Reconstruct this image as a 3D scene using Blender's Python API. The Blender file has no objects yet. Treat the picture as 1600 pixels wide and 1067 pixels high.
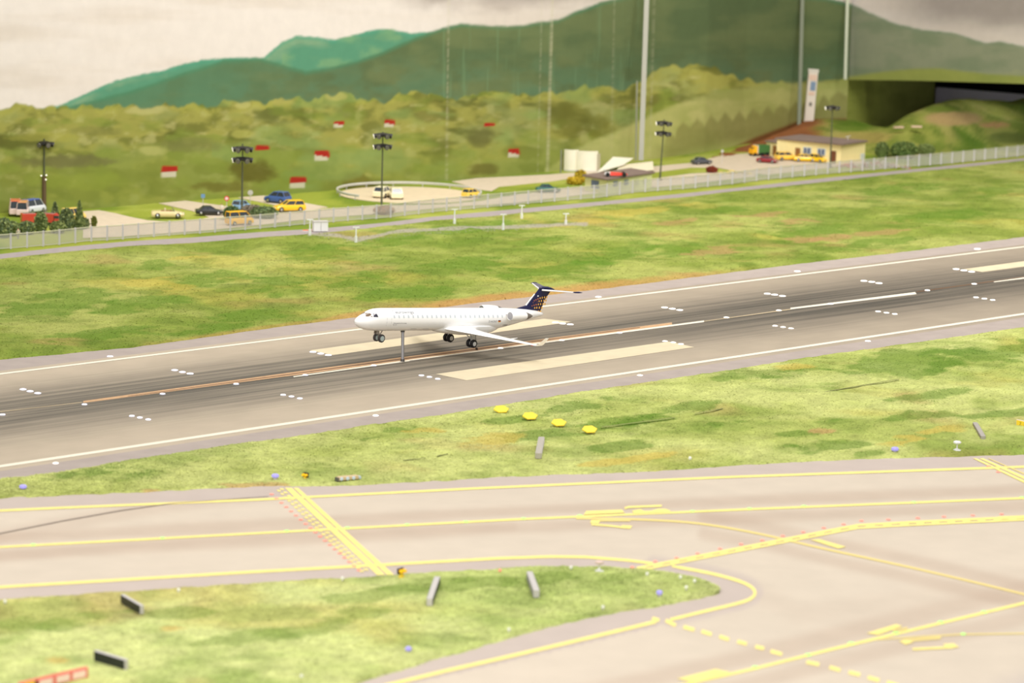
# Model airport landscape: regional jet held over a runway on two rods, painted backdrop behind.
import bpy, math, random
import numpy as np
from mathutils import Vector, Matrix

random.seed(7); rng = np.random.default_rng(11)
sc = bpy.context.scene
COL = sc.collection

# ------------------------------------------------------------------ camera (image taken as 1600 x 1067)
FPX, PITCH, ROLL, CAMH = 4900.0, math.radians(9.3), 0.025, 0.77
F_ = np.array([0, math.cos(PITCH), -math.sin(PITCH)])
U0 = np.array([0, math.sin(PITCH), math.cos(PITCH)]); R0 = np.array([1., 0, 0])
R_ = R0*math.cos(ROLL) + U0*math.sin(ROLL); U_ = -R0*math.sin(ROLL) + U0*math.cos(ROLL)
CAM = np.array([0, 0, CAMH])
cd = bpy.data.cameras.new('camera'); cam = bpy.data.objects.new('camera', cd); COL.objects.link(cam)
cam.matrix_world = Matrix(((R_[0], U_[0], -F_[0], 0), (R_[1], U_[1], -F_[1], 0), (R_[2], U_[2], -F_[2], CAMH), (0, 0, 0, 1)))
cd.sensor_width = 36; cd.lens = FPX/1600*36; cd.clip_start = 0.05; cd.clip_end = 100
cd.dof.use_dof = True; cd.dof.focus_distance = 4.62; cd.dof.aperture_fstop = 10
sc.camera = cam

# ------------------------------------------------------------------ light of the hall and added backdrop fill
w = bpy.data.worlds.new('hall'); sc.world = w; w.use_nodes = True
w.node_tree.nodes['Background'].inputs[0].default_value = (1.0, 0.975, 0.945, 1)
w.node_tree.nodes['Background'].inputs[1].default_value = 0.46
def area(name, loc, tgt, sx, sy, power, col):
    l = bpy.data.lights.new(name, 'AREA'); l.shape = 'RECTANGLE'; l.size = sx; l.size_y = sy; l.energy = power; l.color = col
    o = bpy.data.objects.new(name, l); COL.objects.link(o); o.location = loc
    o.rotation_euler = (Vector(tgt)-Vector(loc)).to_track_quat('-Z', 'Y').to_euler()
area('hall_ceiling_light', (0.75, 3.9, 3.0), (0.15, 4.6, 0), 1.5, 0.8, 42, (1, .965, .925))
area('hall_front_light', (-0.6, 1.0, 2.0), (0.0, 3.5, 0), 2.4, 0.9, 52, (1, .965, .925))
area('hall_side_spot', (-2.6, 3.0, 2.0), (0.3, 4.2, 0), 0.25, 0.25, 6, (1, .96, .88))
area('added_backdrop_fill', (0.9, 5.6, 2.3), (1.0, 7.9, .15), 4.2, 0.5, 64, (1, .965, .925))  # fill lamp added to brighten the painted wall
sc.view_settings.view_transform = 'Standard'; sc.view_settings.look = 'None'
sc.view_settings.gamma = 1; sc.view_settings.use_curve_mapping = False
sc.view_settings.exposure = 0.35

# ------------------------------------------------------------------ mapping helpers
def ray(x, y): return F_ + R_*(x-800)/FPX + U_*(533.5-y)/FPX
def G(x, y, z=0.0):
    d = ray(x, y); return CAM + d*((z-CAMH)/d[2])
def G2(x, y, z=0.0):          # vectorised, arrays in
    x = np.asarray(x, float); y = np.asarray(y, float)
    d = F_[None]+R_[None]*((x-800)/FPX)[:, None]+U_[None]*((533.5-y)/FPX)[:, None]
    return CAM[None]+d*((z-CAMH)/d[:, 2])[:, None]
def proj(P):
    d = np.asarray(P)-CAM; zz = d@F_
    return 800+FPX*(d@R_)/zz, 533.5-FPX*(d@U_)/zz
def mpp(x, y): return float((G(x, y)-CAM)@F_)/FPX           # metres per pixel at a ground point
def PD(x, y, depth):
    return CAM+ray(x, y)*depth
def heading(x0, y0, x1, y1):
    a = G(x0, y0); b = G(x1, y1); return math.atan2(b[1]-a[1], b[0]-a[0])

def lin(c):
    return tuple(((v/255)/12.92 if v/255 <= .04045 else ((v/255+.055)/1.055)**2.4) for v in c)
def lina(c): return np.array(lin(c))

# value noise in world metres
class VN:
    def __init__(s, seed): s.t = np.random.default_rng(seed).random((256, 256))
    def n(s, x, y):
        xi = np.floor(x).astype(int); yi = np.floor(y).astype(int); fx = x-xi; fy = y-yi
        fx = fx*fx*(3-2*fx); fy = fy*fy*(3-2*fy)
        a = s.t[xi % 256, yi % 256]; b = s.t[(xi+1) % 256, yi % 256]; c = s.t[xi % 256, (yi+1) % 256]; d = s.t[(xi+1) % 256, (yi+1) % 256]
        return (a*(1-fx)+b*fx)*(1-fy)+(c*(1-fx)+d*fx)*fy
    def f(s, x, y, o=4):
        r = 0; A = .5; T = 0
        for i in range(o):
            r = r+A*s.n(x*2**i+17.3*i, y*2**i+5.1*i); T += A; A *= .5
        return r/T
def sstep(a, b, x):
    t = np.clip((x-a)/(b-a), 0, 1); return t*t*(3-2*t)
def mix(c, d, m): return c*(1-m[:, None])+d*m[:, None]
def poly_y(pts, x): 
    p = np.array(pts, float); x = np.asarray(x, float); y = np.interp(x, p[:, 0], p[:, 1])
    y = np.where(x > p[-1, 0], p[-1, 1]+(x-p[-1, 0])*(p[-1, 1]-p[-2, 1])/(p[-1, 0]-p[-2, 0]), y)
    y = np.where(x < p[0, 0], p[0, 1]+(x-p[0, 0])*(p[1, 1]-p[0, 1])/(p[1, 0]-p[0, 0]), y); return y if y.ndim else float(y)

# ------------------------------------------------------------------ materials
MATS = {}
def mat(name, col, rough=.6, metal=0, emit=0, noise=0.0, nscale=300, spec=.4, alpha=1, coat=0):
    if name in MATS: return MATS[name]
    m = bpy.data.materials.new(name); m.use_nodes = True; nt = m.node_tree; b = nt.nodes['Principled BSDF']
    c = lin(col)
    b.inputs['Roughness'].default_value = rough; b.inputs['Metallic'].default_value = metal
    b.inputs['Specular IOR Level'].default_value = spec
    b.inputs['Coat Weight'].default_value = coat
    b.inputs['Base Color'].default_value = (*c, 1)
    if noise:
        tc = nt.nodes.new('ShaderNodeTexCoord'); no = nt.nodes.new('ShaderNodeTexNoise'); no.inputs['Scale'].default_value = nscale
        no.inputs['Detail'].default_value = 4
        nt.links.new(tc.outputs['Object'], no.inputs['Vector'])
        mr = nt.nodes.new('ShaderNodeMapRange'); mr.inputs['From Min'].default_value = .3; mr.inputs['From Max'].default_value = .7
        mr.inputs['To Min'].default_value = 1-noise; mr.inputs['To Max'].default_value = 1+noise
        nt.links.new(no.outputs['Fac'], mr.inputs['Value'])
        mx = nt.nodes.new('ShaderNodeVectorMath'); mx.operation = 'SCALE'; mx.inputs[0].default_value = c
        nt.links.new(mr.outputs['Result'], mx.inputs['Scale']); nt.links.new(mx.outputs['Vector'], b.inputs['Base Color'])
    if emit:
        b.inputs['Emission Color'].default_value = (*c, 1); b.inputs['Emission Strength'].default_value = emit
    MATS[name] = m; return m

def vcol_mat(name, rough=.9, nscale=200, namt=.12, bump=0.0, bscale=900, stretch=None):
    m = bpy.data.materials.new(name); m.use_nodes = True; nt = m.node_tree; b = nt.nodes['Principled BSDF']
    b.inputs['Roughness'].default_value = rough; b.inputs['Specular IOR Level'].default_value = .1
    at = nt.nodes.new('ShaderNodeAttribute'); at.attribute_name = 'Col'
    tc = nt.nodes.new('ShaderNodeTexCoord'); no = nt.nodes.new('ShaderNodeTexNoise'); no.inputs['Scale'].default_value = nscale; no.inputs['Detail'].default_value = 5
    if stretch:
        mp = nt.nodes.new('ShaderNodeMapping'); mp.inputs['Scale'].default_value = stretch
        nt.links.new(tc.outputs['Object'], mp.inputs['Vector']); nt.links.new(mp.outputs['Vector'], no.inputs['Vector'])
    else: nt.links.new(tc.outputs['Object'], no.inputs['Vector'])
    mr = nt.nodes.new('ShaderNodeMapRange'); mr.inputs['From Min'].default_value = .3; mr.inputs['From Max'].default_value = .7
    mr.inputs['To Min'].default_value = 1-namt; mr.inputs['To Max'].default_value = 1+namt
    nt.links.new(no.outputs['Fac'], mr.inputs['Value'])
    mx = nt.nodes.new('ShaderNodeVectorMath'); mx.operation = 'SCALE'
    nt.links.new(at.outputs['Color'], mx.inputs[0]); nt.links.new(mr.outputs['Result'], mx.inputs['Scale'])
    nt.links.new(mx.outputs['Vector'], b.inputs['Base Color'])
    if bump:
        n2 = nt.nodes.new('ShaderNodeTexNoise'); n2.inputs['Scale'].default_value = bscale; n2.inputs['Detail'].default_value = 3
        nt.links.new(tc.outputs['Object'], n2.inputs['Vector'])
        bp = nt.nodes.new('ShaderNodeBump'); bp.inputs['Strength'].default_value = bump; bp.inputs['Distance'].default_value = .002
        nt.links.new(n2.outputs['Fac'], bp.inputs['Height']); nt.links.new(bp.outputs['Normal'], b.inputs['Normal'])
    return m

# ------------------------------------------------------------------ mesh builder
class MB:
    def __init__(s): s.v = []; s.f = []; s.m = []; s.M = Matrix.Identity(4); s.mi = 0
    def add(s, vs, fs, mi=None):
        o = len(s.v); mi = s.mi if mi is None else mi
        for p in vs: s.v.append(tuple(s.M @ Vector(p)))
        for f in fs: s.f.append([o+i for i in f]); s.m.append(mi)
        return s
    def box(s, c, d, rz=0, mi=None, taper=1):
        x, y, z = d[0]/2, d[1]/2, d[2]/2; R = Matrix.Rotation(rz, 3, 'Z'); vs = []
        for k in (-1, 1):
            t = taper if k > 0 else 1
            for i, j in ((-1, -1), (1, -1), (1, 1), (-1, 1)):
                p = R @ Vector((i*x*t, j*y*t, k*z)); vs.append((p[0]+c[0], p[1]+c[1], p[2]+c[2]))
        return s.add(vs, [(0, 3, 2, 1), (4, 5, 6, 7), (0, 1, 5, 4), (1, 2, 6, 5), (2, 3, 7, 6), (3, 0, 4, 7)], mi)
    def tube(s, pts, r, n=8, mi=None, cap=True):
        pts = [Vector(p) for p in pts]; rs = r if isinstance(r, (list, tuple)) else [r]*len(pts); vs = []; fs = []
        for i, p in enumerate(pts):
            t = (pts[min(i+1, len(pts)-1)]-pts[max(i-1, 0)]).normalized()
            a = t.cross(Vector((0, 0, 1)) if abs(t.z) < .9 else Vector((1, 0, 0))).normalized(); b = t.cross(a)
            for k in range(n):
                th = 2*math.pi*k/n; vs.append(p+(a*math.cos(th)+b*math.sin(th))*rs[i])
        for i in range(len(pts)-1):
            for k in range(n): fs.append((i*n+k, i*n+(k+1) % n, (i+1)*n+(k+1) % n, (i+1)*n+k))
        if cap: fs.append(list(range(n))[::-1]); fs.append([(len(pts)-1)*n+k for k in range(n)])
        return s.add(vs, fs, mi)
    def lathe(s, prof, c=(0, 0, 0), n=16, axis='Z', mi=None):
        vs = []; fs = []; c = Vector(c)
        for r, h in prof:
            for k in range(n):
                th = 2*math.pi*k/n; a, b = r*math.cos(th), r*math.sin(th)
                vs.append(c+(Vector((a, b, h)) if axis == 'Z' else Vector((h, a, b)) if axis == 'X' else Vector((b, h, a))))
        for i in range(len(prof)-1):
            for k in range(n): fs.append((i*n+k, i*n+(k+1) % n, (i+1)*n+(k+1) % n, (i+1)*n+k))
        if prof[0][0] > 1e-6: fs.append(list(range(n))[::-1])
        if prof[-1][0] > 1e-6: fs.append([(len(prof)-1)*n+k for k in range(n)])
        return s.add(vs, fs, mi)
    def prism(s, poly, z0, z1, mi=None):
        n = len(poly); vs = [(p[0], p[1], z0) for p in poly]+[(p[0], p[1], z1) for p in poly]
        return s.add(vs, [list(range(n))[::-1], list(range(n, 2*n))]+[(i, (i+1) % n, n+(i+1) % n, n+i) for i in range(n)], mi)
    def loft(s, rings, mi=None, caps=True, closed=True):
        n = len(rings[0]); vs = [p for r in rings for p in r]; fs = []
        for i in range(len(rings)-1):
            for k in range(n if closed else n-1): fs.append((i*n+k, i*n+(k+1) % n, (i+1)*n+(k+1) % n, (i+1)*n+k))
        if caps: fs.append(list(range(n))[::-1]); fs.append([(len(rings)-1)*n+k for k in range(n)])
        return s.add(vs, fs, mi)
    def build(s, name, mats, parent=None, smooth=False, bevel=0, solid=True):
        me = bpy.data.meshes.new(name); me.from_pydata([tuple(v) for v in s.v], [], s.f)
        mats = mats if isinstance(mats, (list, tuple)) else [mats]
        for m in mats: me.materials.append(m)
        me.polygons.foreach_set('material_index', s.m)
        if smooth: me.polygons.foreach_set('use_smooth', [True]*len(me.polygons))
        me.update()
        if solid:
            import bmesh
            bm = bmesh.new(); bm.from_mesh(me); bmesh.ops.recalc_face_normals(bm, faces=bm.faces); bm.to_mesh(me); bm.free()
        o = bpy.data.objects.new(name, me); COL.objects.link(o)
        if parent: o.parent = parent
        if smooth:
            try:
                o.data.set_sharp_from_angle(angle=math.radians(40))
            except Exception: pass
        if bevel:
            b = o.modifiers.new('bevel', 'BEVEL'); b.width = bevel; b.segments = 2; b.limit_method = 'ANGLE'
        return o

def tag(o, label, cat, group=None, kind=None):
    o['label'] = label; o['category'] = cat
    if group: o['group'] = group
    if kind: o['kind'] = kind
    return o
def thing(name, label, cat, loc=(0, 0, 0), rz=0, group=None):
    o = bpy.data.objects.new(name, None); COL.objects.link(o); o.location = loc; o.rotation_euler = (0, 0, rz); o.empty_display_size = .01
    return tag(o, label, cat, group)
def copy_tree(o, parent=None):
    c = o.copy(); COL.objects.link(c)
    if parent: c.parent = parent
    for ch in [k for k in bpy.data.objects if k.parent == o]: copy_tree(ch, c)
    return c
def structure(o): o['kind'] = 'structure'; return o

def np_mesh(name, V, Fq, cols=None, mats=(), mi=None, smooth=True, parent=None):
    me = bpy.data.meshes.new(name); me.vertices.add(len(V)); me.vertices.foreach_set('co', np.asarray(V, np.float32).ravel())
    k = Fq.shape[1]; me.loops.add(Fq.size); me.loops.foreach_set('vertex_index', Fq.astype(np.int32).ravel())
    me.polygons.add(len(Fq)); me.polygons.foreach_set('loop_start', np.arange(0, Fq.size, k, dtype=np.int32))
    me.polygons.foreach_set('loop_total', np.full(len(Fq), k, np.int32))
    me.polygons.foreach_set('use_smooth', np.full(len(Fq), smooth))
    for m in mats: me.materials.append(m)
    if mi is not None: me.polygons.foreach_set('material_index', mi)
    me.update(calc_edges=True); me.validate()
    if cols is not None:
        a = me.color_attributes.new('Col', 'FLOAT_COLOR', 'POINT')
        a.data.foreach_set('color', np.concatenate([cols, np.ones((len(cols), 1))], 1).astype(np.float32).ravel())
    o = bpy.data.objects.new(name, me); COL.objects.link(o)
    if parent: o.parent = parent
    return o
def grid_faces(nr, nc):
    i = np.arange(nr-1)[:, None]*nc+np.arange(nc-1)[None]
    i = i.ravel(); return np.stack([i, i+1, i+nc+1, i+nc], 1)

# ================================================================== GROUND
v1, v2, v3, v4 = VN(1), VN(2), VN(3), VN(4)
board = MB().box((.3, 5.5, -.03), (9, 9, .04)).build('base_board', mat('board', (120, 112, 100), noise=.1)); structure(board)

def inter(p, q, t): return p+(q-p)*t
ROAD_UP = [(-300, 425), (0, 397), (100, 386), (200, 377), (300, 371), (400, 363), (500, 357), (600, 348), (680, 338), (780, 329), (880, 320), (980, 311), (1080, 301), (1155, 293), (1200, 288), (1300, 277), (1400, 267), (1500, 257), (1600, 247), (1900, 216)]
ROAD_LO = [(-300, 436), (0, 406), (100, 395), (200, 386), (300, 381), (400, 373), (500, 366), (600, 356), (680, 346), (780, 338), (880, 328), (980, 318), (1080, 308), (1155, 299), (1200, 295), (1300, 284), (1400, 273), (1500, 263), (1600, 252), (1900, 220)]
FAR_LO = [(-300, 598), (0, 563), (100, 554), (200, 545), (330, 527), (400, 517), (530, 500), (700, 480), (780, 470), (900, 457), (1000, 445), (1100, 432), (1250, 413), (1400, 396), (1600, 371), (1900, 332)]
MID_UP = [(-300, 792), (0, 751), (100, 738), (200, 721), (300, 706), (380, 694), (480, 681), (580, 665), (680, 651), (740, 641), (900, 615), (1000, 600), (1140, 579), (1250, 561), (1400, 540), (1600, 512), (1900, 466)]
MID_LO = [(-300, 797), (0, 779), (100, 774), (200, 771), (330, 764), (420, 760), (500, 761), (600, 757), (700, 751), (800, 745), (900, 742), (1000, 738), (1100, 732), (1200, 725), (1350, 718), (1500, 715), (1600, 712), (1900, 697)]
ISL_UP = [(-300, 955), (0, 937), (100, 931), (200, 925), (300, 918), (400, 912), (500, 907), (600, 901), (700, 895), (800, 889), (880, 886), (950, 886), (1000, 890), (1060, 898), (1100, 907), (1118, 915), (1127, 924)]
ISL_LO = [(-300, 1320), (0, 1230), (440, 1108), (560, 1069), (620, 1050), (700, 1026), (780, 1003), (860, 980), (950, 960), (1050, 943), (1100, 934), (1118, 930), (1127, 925)]

def grass_cols(wx, wy, px, py, zone):
    """base colour of the scatter grass: pale, mid, deep green, straw and bare earth, by world noise and known patches"""
    n1 = v1.f(wx*4.2, wy*4.2, 4); n2 = v2.f(wx*9, wy*9, 4); n3 = v3.f(wx*6, wy*6, 3); n4 = v4.f(wx*26, wy*26, 3); n5 = v1.f(wx*13+9, wy*13, 3); n6 = v2.f(wx*44+5, wy*44, 3)
    if zone == 'far': pale, midc, deep = (160, 166, 88), (130, 144, 62), (86, 116, 32)
    elif zone == 'mid': pale, midc, deep = (190, 196, 120), (168, 178, 96), (102, 130, 42)
    else: pale, midc, deep = (200, 206, 136), (186, 198, 120), (128, 152, 70)
    c = mix(np.repeat(lina(pale)[None], len(wx), 0), lina(midc)[None], sstep(.35, .62, n1+.25*(n4-.5)))
    c = mix(c, lina(deep)[None], sstep(.56, .76, n2+.25*(n4-.5))*.42)
    c = mix(c, lina((190, 172, 84))[None], sstep(.60, .8, n3)*.38)
    c = mix(c, lina((170, 138, 88))[None], sstep(.66, .8, v4.f(wx*7+3, wy*7, 3))*.4)
    c = mix(c, lina(deep)[None], sstep(.56, .74, n5)*.38); c = mix(c, lina(pale)[None]*1.12, sstep(.56, .74, 1-n5)*.45)
    c = c*(1+.34*(VN(77).f(wx*110, wy*110, 2)-.5)+.3*(VN(78).f(wx*38, wy*38, 3)-.5))[:, None]
    def blob(cx, cy, rx, ry, colr, a=1.0, tilt=-.1):
        nonlocal c
        dx = (px-cx)/rx; dy = (py-cy-(px-cx)*tilt)/ry; d = dx*dx+dy*dy+(n4-.5)*2.6+(n2-.5)*2.4+(n5-.5)*2.4+(n6-.5)*2.6
        c = mix(c, lina(colr)[None], (1-sstep(.5, 1.35, d))*a)
    D = (86, 124, 30)
    if zone == 'far':
        for b in [(495, 400, 40, 13), (440, 445, 60, 14), (330, 515, 60, 7), (150, 530, 80, 9), (60, 480, 90, 18), (240, 420, 30, 7), (395, 495, 50, 8), (660, 372, 95, 9), (560, 352, 50, 5), (960, 400, 60, 14), (1060, 395, 50, 10), (1270, 360, 60, 9), (1480, 340, 70, 9), (870, 425, 60, 12), (720, 420, 70, 10),
                  (340, 440, 70, 9), (230, 480, 60, 8), (780, 352, 40, 5), (1120, 330, 40, 6), (1400, 300, 60, 7), (1350, 385, 60, 8), (1560, 300, 40, 9), (850, 380, 40, 6), (560, 440, 60, 10), (640, 460, 80, 8)]: blob(*b, D, .6)
        for b in [(1120, 395, 40, 7), (1240, 350, 40, 6), (1255, 378, 40, 6), (1060, 350, 34, 5), (1180, 340, 40, 4), (1380, 365, 50, 4), (1300, 375, 30, 5)]: blob(*b, (172, 134, 92), .55)
        for b in [(235, 445, 40, 7), (270, 455, 30, 5), (1010, 330, 80, 5), (300, 405, 30, 3), (900, 350, 60, 5)]: blob(*b, (190, 170, 78), .5)
        e = py-poly_y(FAR_LO, px)            # orange earth along the runway edge
        a = np.interp(px, [200, 330, 480, 560, 640, 690, 900, 960, 1100, 1200], [0, .5, .5, 1, .6, 1, 1, .9, .6, 0])
        wd = np.interp(px, [200, 480, 560, 640, 720, 900, 1000, 1200], [1.5, 2, 9, 5, 11, 7, 4, 2])
        c = mix(c, lina((188, 138, 84))[None], .75*a*sstep(-wd-3, -wd*.55, e+(n4-.5)*6))
        c = mix(c, lina((168, 160, 150))[None], sstep(0, 1, -np.abs(py-np.interp(px, [490, 560, 640, 690, 790, 900, 960], [368, 378, 366, 363, 358, 352, 352]))+3+(n4-.5)*3)*((px > 480) & (px < 920))*.75)
    if zone == 'mid':
        for b in [(895, 638, 60, 9), (960, 665, 60, 9), (1010, 660, 45, 6), (1200, 585, 90, 6), (1150, 582, 20, 5), (1240, 680, 30, 6), (1280, 703, 55, 9), (1360, 712, 20, 4), (1230, 702, 20, 5), (1420, 570, 90, 18), (1540, 560, 80, 18), (850, 600, 60, 10), (1450, 622, 50, 7), (1300, 663, 40, 5), (1430, 655, 60, 6), (1560, 650, 50, 6), (150, 740, 60, 7), (620, 677, 28, 6), (590, 685, 25, 4), (860, 680, 60, 10), (960, 700, 60, 7), (1110, 668, 50, 6), (1080, 640, 40, 6), (1220, 590, 30, 4), (800, 658, 40, 6), (230, 745, 40, 5)]: blob(*b, D, .6)
        for b in [(390, 760, 45, 4), (240, 768, 20, 2), (1280, 675, 20, 3)]: blob(*b, (190, 146, 100), .6, 0)
        for b in [(1470, 680, 40, 8), (1430, 690, 40, 7), (1250, 575, 40, 5), (770, 690, 40, 8), (650, 678, 30, 5), (1000, 720, 60, 5)]: blob(*b, (200, 176, 84), .6)
    if zone == 'isle':
        for b in [(390, 1000, 70, 12), (480, 985, 60, 10), (270, 962, 60, 9), (120, 970, 80, 11), (30, 975, 50, 14), (600, 930, 70, 10), (660, 915, 60, 8), (860, 905, 60, 10), (740, 915, 50, 9), (960, 905, 60, 6), (560, 960, 50, 8), (20, 1000, 30, 8)]: blob(*b, (120, 146, 60), .5)
        for b in [(85, 1035, 30, 5), (240, 985, 40, 5)]: blob(*b, (205, 178, 100), .7, 0)
    return np.clip(c, 0, 1)

def strip(name, up, lo, x0, x1, dx, rows, zone, zbase, amp, mats, freq=9.0, lump=1.0):
    xs = np.arange(x0, x1+.1, dx); nc = len(xs)
    A = G2(xs, poly_y(up, xs)); B = G2(xs, poly_y(lo, xs)); t = np.linspace(0, 1, rows)
    # ragged rim so that the turf edge is not a ruled line
    P = A[None]+(B-A)[None]*t[:, None, None]; P = P.reshape(-1, 3)
    L = np.repeat(np.linalg.norm((B-A), axis=1)[None], rows, 0).ravel(); T = np.repeat(t, nc)
    px, py = proj(P)
    ed = np.minimum(T, 1-T)*L
    rag = (v3.f(P[:, 0]*55, P[:, 1]*55, 3)-.5)*.016*(1-sstep(0, .02, ed))
    P[:, 1] += rag
    h = (v1.f(P[:, 0]*freq, P[:, 1]*freq, 4)-.42)*amp*2+(v2.f(P[:, 0]*60, P[:, 1]*60, 3)-.5)*.0022*lump
    z = zbase+np.maximum(h, -.0002-0*h)*sstep(0, .05, ed)+sstep(0, .003, ed)*.0006
    z = np.where(ed < 1e-6, -.003, z)
    P[:, 2] = z
    cols = grass_cols(P[:, 0], P[:, 1], px, py, zone)
    o = np_mesh(name, P, grid_faces(rows, nc)[:, ::-1], cols, mats); structure(o)
    return P, cols, rows, nc

def flock(name, P, rows, nc, zone, count, hgt, label, lim=(-40, 1640)):
    """short scatter-grass fibres standing on a turf mesh"""
    i = rng.integers(0, rows-1, count); j = rng.integers(0, nc-1, count); a = rng.random((count, 1)); b = rng.random((count, 1))
    Q = P.reshape(rows, nc, 3)
    p = (Q[i, j]*(1-a)+Q[i, j+1]*a)*(1-b)+(Q[i+1, j]*(1-a)+Q[i+1, j+1]*a)*b
    px, py = proj(p); k = (px > lim[0]) & (px < lim[1]) & (py < 1090); p = p[k]; px = px[k]; py = py[k]; n = len(p)
    dist = np.linalg.norm(p-CAM, axis=1)
    c = grass_cols(p[:, 0], p[:, 1], px, py, zone)
    c = c*(0.95+.2*rng.random((n, 1))); sp = rng.random(n) < .03; c[sp] = c[sp]*1.2+.05
    th = rng.random(n)*6.283; wdt = (.0005+.0006*rng.random(n))*(dist/4); h = hgt*(.5+.8*rng.random(n)); ln = (.0012+.0016*rng.random(n))
    dx = np.stack([-np.sin(th)*wdt, np.cos(th)*wdt, np.zeros(n)], 1); p[:, 2] += .0002
    tip = p+np.stack([np.cos(th)*ln, np.sin(th)*ln, h*.6], 1)
    V = np.stack([p-dx, tip, p+dx], 1).reshape(-1, 3); Fq = np.arange(3*n).reshape(-1, 3)
    o = np_mesh(name, V, Fq, np.repeat(np.clip(c, 0, 1), 3, 0), [M_BLADE], smooth=False)
    return tag(o, label, 'grass', kind='stuff')

M_TURF = vcol_mat('turf', nscale=320, namt=.16, bump=.6, bscale=700)
M_BLADE = vcol_mat('turf_fibre', nscale=60, namt=.05)
Pf, cf, rf, nf = strip('grass_slope', ROAD_LO, FAR_LO, -600, 2300, 4, 150, 'far', .0022, .008, [M_TURF], 7.0)
Pm, cm, rm, nm = strip('grass_strip', MID_UP, MID_LO, -600, 2300, 4, 110, 'mid', .0016, .005, [M_TURF], 9.0)
Pi, ci, ri, ni = strip('grass_island', ISL_UP, ISL_LO, -300, 1127, 4, 120, 'isle', .0014, .003, [M_TURF], 9.0)
flock('short_grass', Pf, rf, nf, 'far', 90000, .0011, 'dry green scatter grass on the wide slope between perimeter road and runway')
flock('short_grass', Pm, rm, nm, 'mid', 80000, .0010, 'pale green scatter grass on the strip between runway and taxiway')
flock('short_grass', Pi, ri, ni, 'isle', 60000, .0010, 'bright blurred scatter grass on the pointed island in the taxiway')

# ---- far ground behind the perimeter fence
WALL_BASE = [(-300, 352), (0, 333), (130, 327), (250, 317), (400, 306), (500, 299), (600, 291), (720, 281), (860, 268), (1000, 251), (1100, 238), (1160, 226), (1250, 212), (1322, 206)]
def base_at(x): return poly_y(WALL_BASE, x)
xs = np.arange(-300, 2301, 10.); nc = len(xs); rows = 60
A = G2(xs, np.where(xs < 1322, poly_y(WALL_BASE, xs)-4, 200.)); B = G2(xs, poly_y(ROAD_LO, xs)+3); t = np.linspace(0, 1, rows)
P = (A[None]+(B-A)[None]*t[:, None, None]).reshape(-1, 3); px, py = proj(P)
c = mix(np.repeat(lina((150, 160, 62))[None], len(P), 0), lina((118, 138, 48))[None], sstep(.4, .6, v1.f(P[:, 0]*7, P[:, 1]*7, 4)))
c = mix(c, lina((178, 182, 92))[None], sstep(.55, .7, v2.f(P[:, 0]*9, P[:, 1]*9, 4))*.6)
P[:, 2] = -.0005+.0008*v3.f(P[:, 0]*60, P[:, 1]*60, 3)-.003*((t.repeat(nc)) > .999)
structure(np_mesh('lawn', P, grid_faces(rows, nc)[:, ::-1], c, [M_TURF]))

M_TAN = mat('tan_paving', (206, 190, 166), .85, noise=.06, nscale=60)
M_ROAD = mat('grey_paving', (158, 148, 146), .85, noise=.06, nscale=60)
M_LANE = mat('kerb_white', (214, 208, 198), .7)
def pave(name, pts, z, m, h=.0016):
    q = [G(*p)[:2] for p in pts]; o = MB().prism(q, z-h, z).build(name, m); return structure(o)
def band(up, lo, x0, x1, step=50):
    xx = list(np.arange(x0, x1+1, step)); return [(x, poly_y(up, x)) for x in xx]+[(x, poly_y(lo, x)) for x in xx[::-1]]
def ribband(name, up, lo, x0, x1, z, m):
    xx = np.arange(x0, x1+1, 25.); a = G2(xx, poly_y(up, xx), z); b = G2(xx, poly_y(lo, xx), z); n = len(xx)
    V = np.concatenate([a, b]); return structure(np_mesh(name, V, grid_faces(2, n)[:, ::-1], None, [m], smooth=False))
ribband('perimeter_road', ROAD_UP, ROAD_LO, -300, 2300, .0016, M_ROAD)
LOT_UP = [(130, 330), (160, 328), (200, 338), (240, 346), (300, 345), (330, 339), (420, 331), (520, 325), (600, 321), (700, 319), (750, 314), (800, 305), (860, 297), (912, 291), (1020, 279), (1080, 271), (1150, 268), (1200, 272)]
LOT_LO = [(130, 372), (160, 371), (200, 369), (300, 362), (400, 352), (500, 340), (600, 334), (700, 323), (800, 318), (860, 310), (912, 304), (1020, 293), (1080, 287), (1150, 279), (1200, 274)]
ribband('service_yard', LOT_UP, LOT_LO, 130, 1200, .0006, M_TAN)
pave('paved_path', [(248, 318), (290, 314), (350, 322), (430, 331), (330, 341), (300, 330)], .0009, M_TAN)
pave('paved_path', [(372, 309), (412, 306), (512, 324), (470, 330), (425, 320)], .0009, M_TAN)
pave('paved_path', [(706, 284), (745, 279), (860, 273), (900, 270), (1000, 261), (1010, 262), (905, 277), (860, 284), (780, 292), (768, 299), (752, 297)], .0009, M_TAN)
pave('car_park', [(1005, 262), (1080, 255), (1130, 243), (1200, 238), (1345, 240), (1352, 256), (1260, 266), (1200, 273), (1150, 268), (1120, 262), (1080, 262), (1020, 270)], .0010, M_TAN)
# round lay-by with its low rail
rc = G(639, 305); rr = 109*mpp(639, 305)
o = MB().lathe([(rr, 0), (rr, .0014)], (rc[0], rc[1], 0), 64).build('round_pad', mat('tan_pad', (214, 196, 164), .85, noise=.05, nscale=50)); structure(o)

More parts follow.
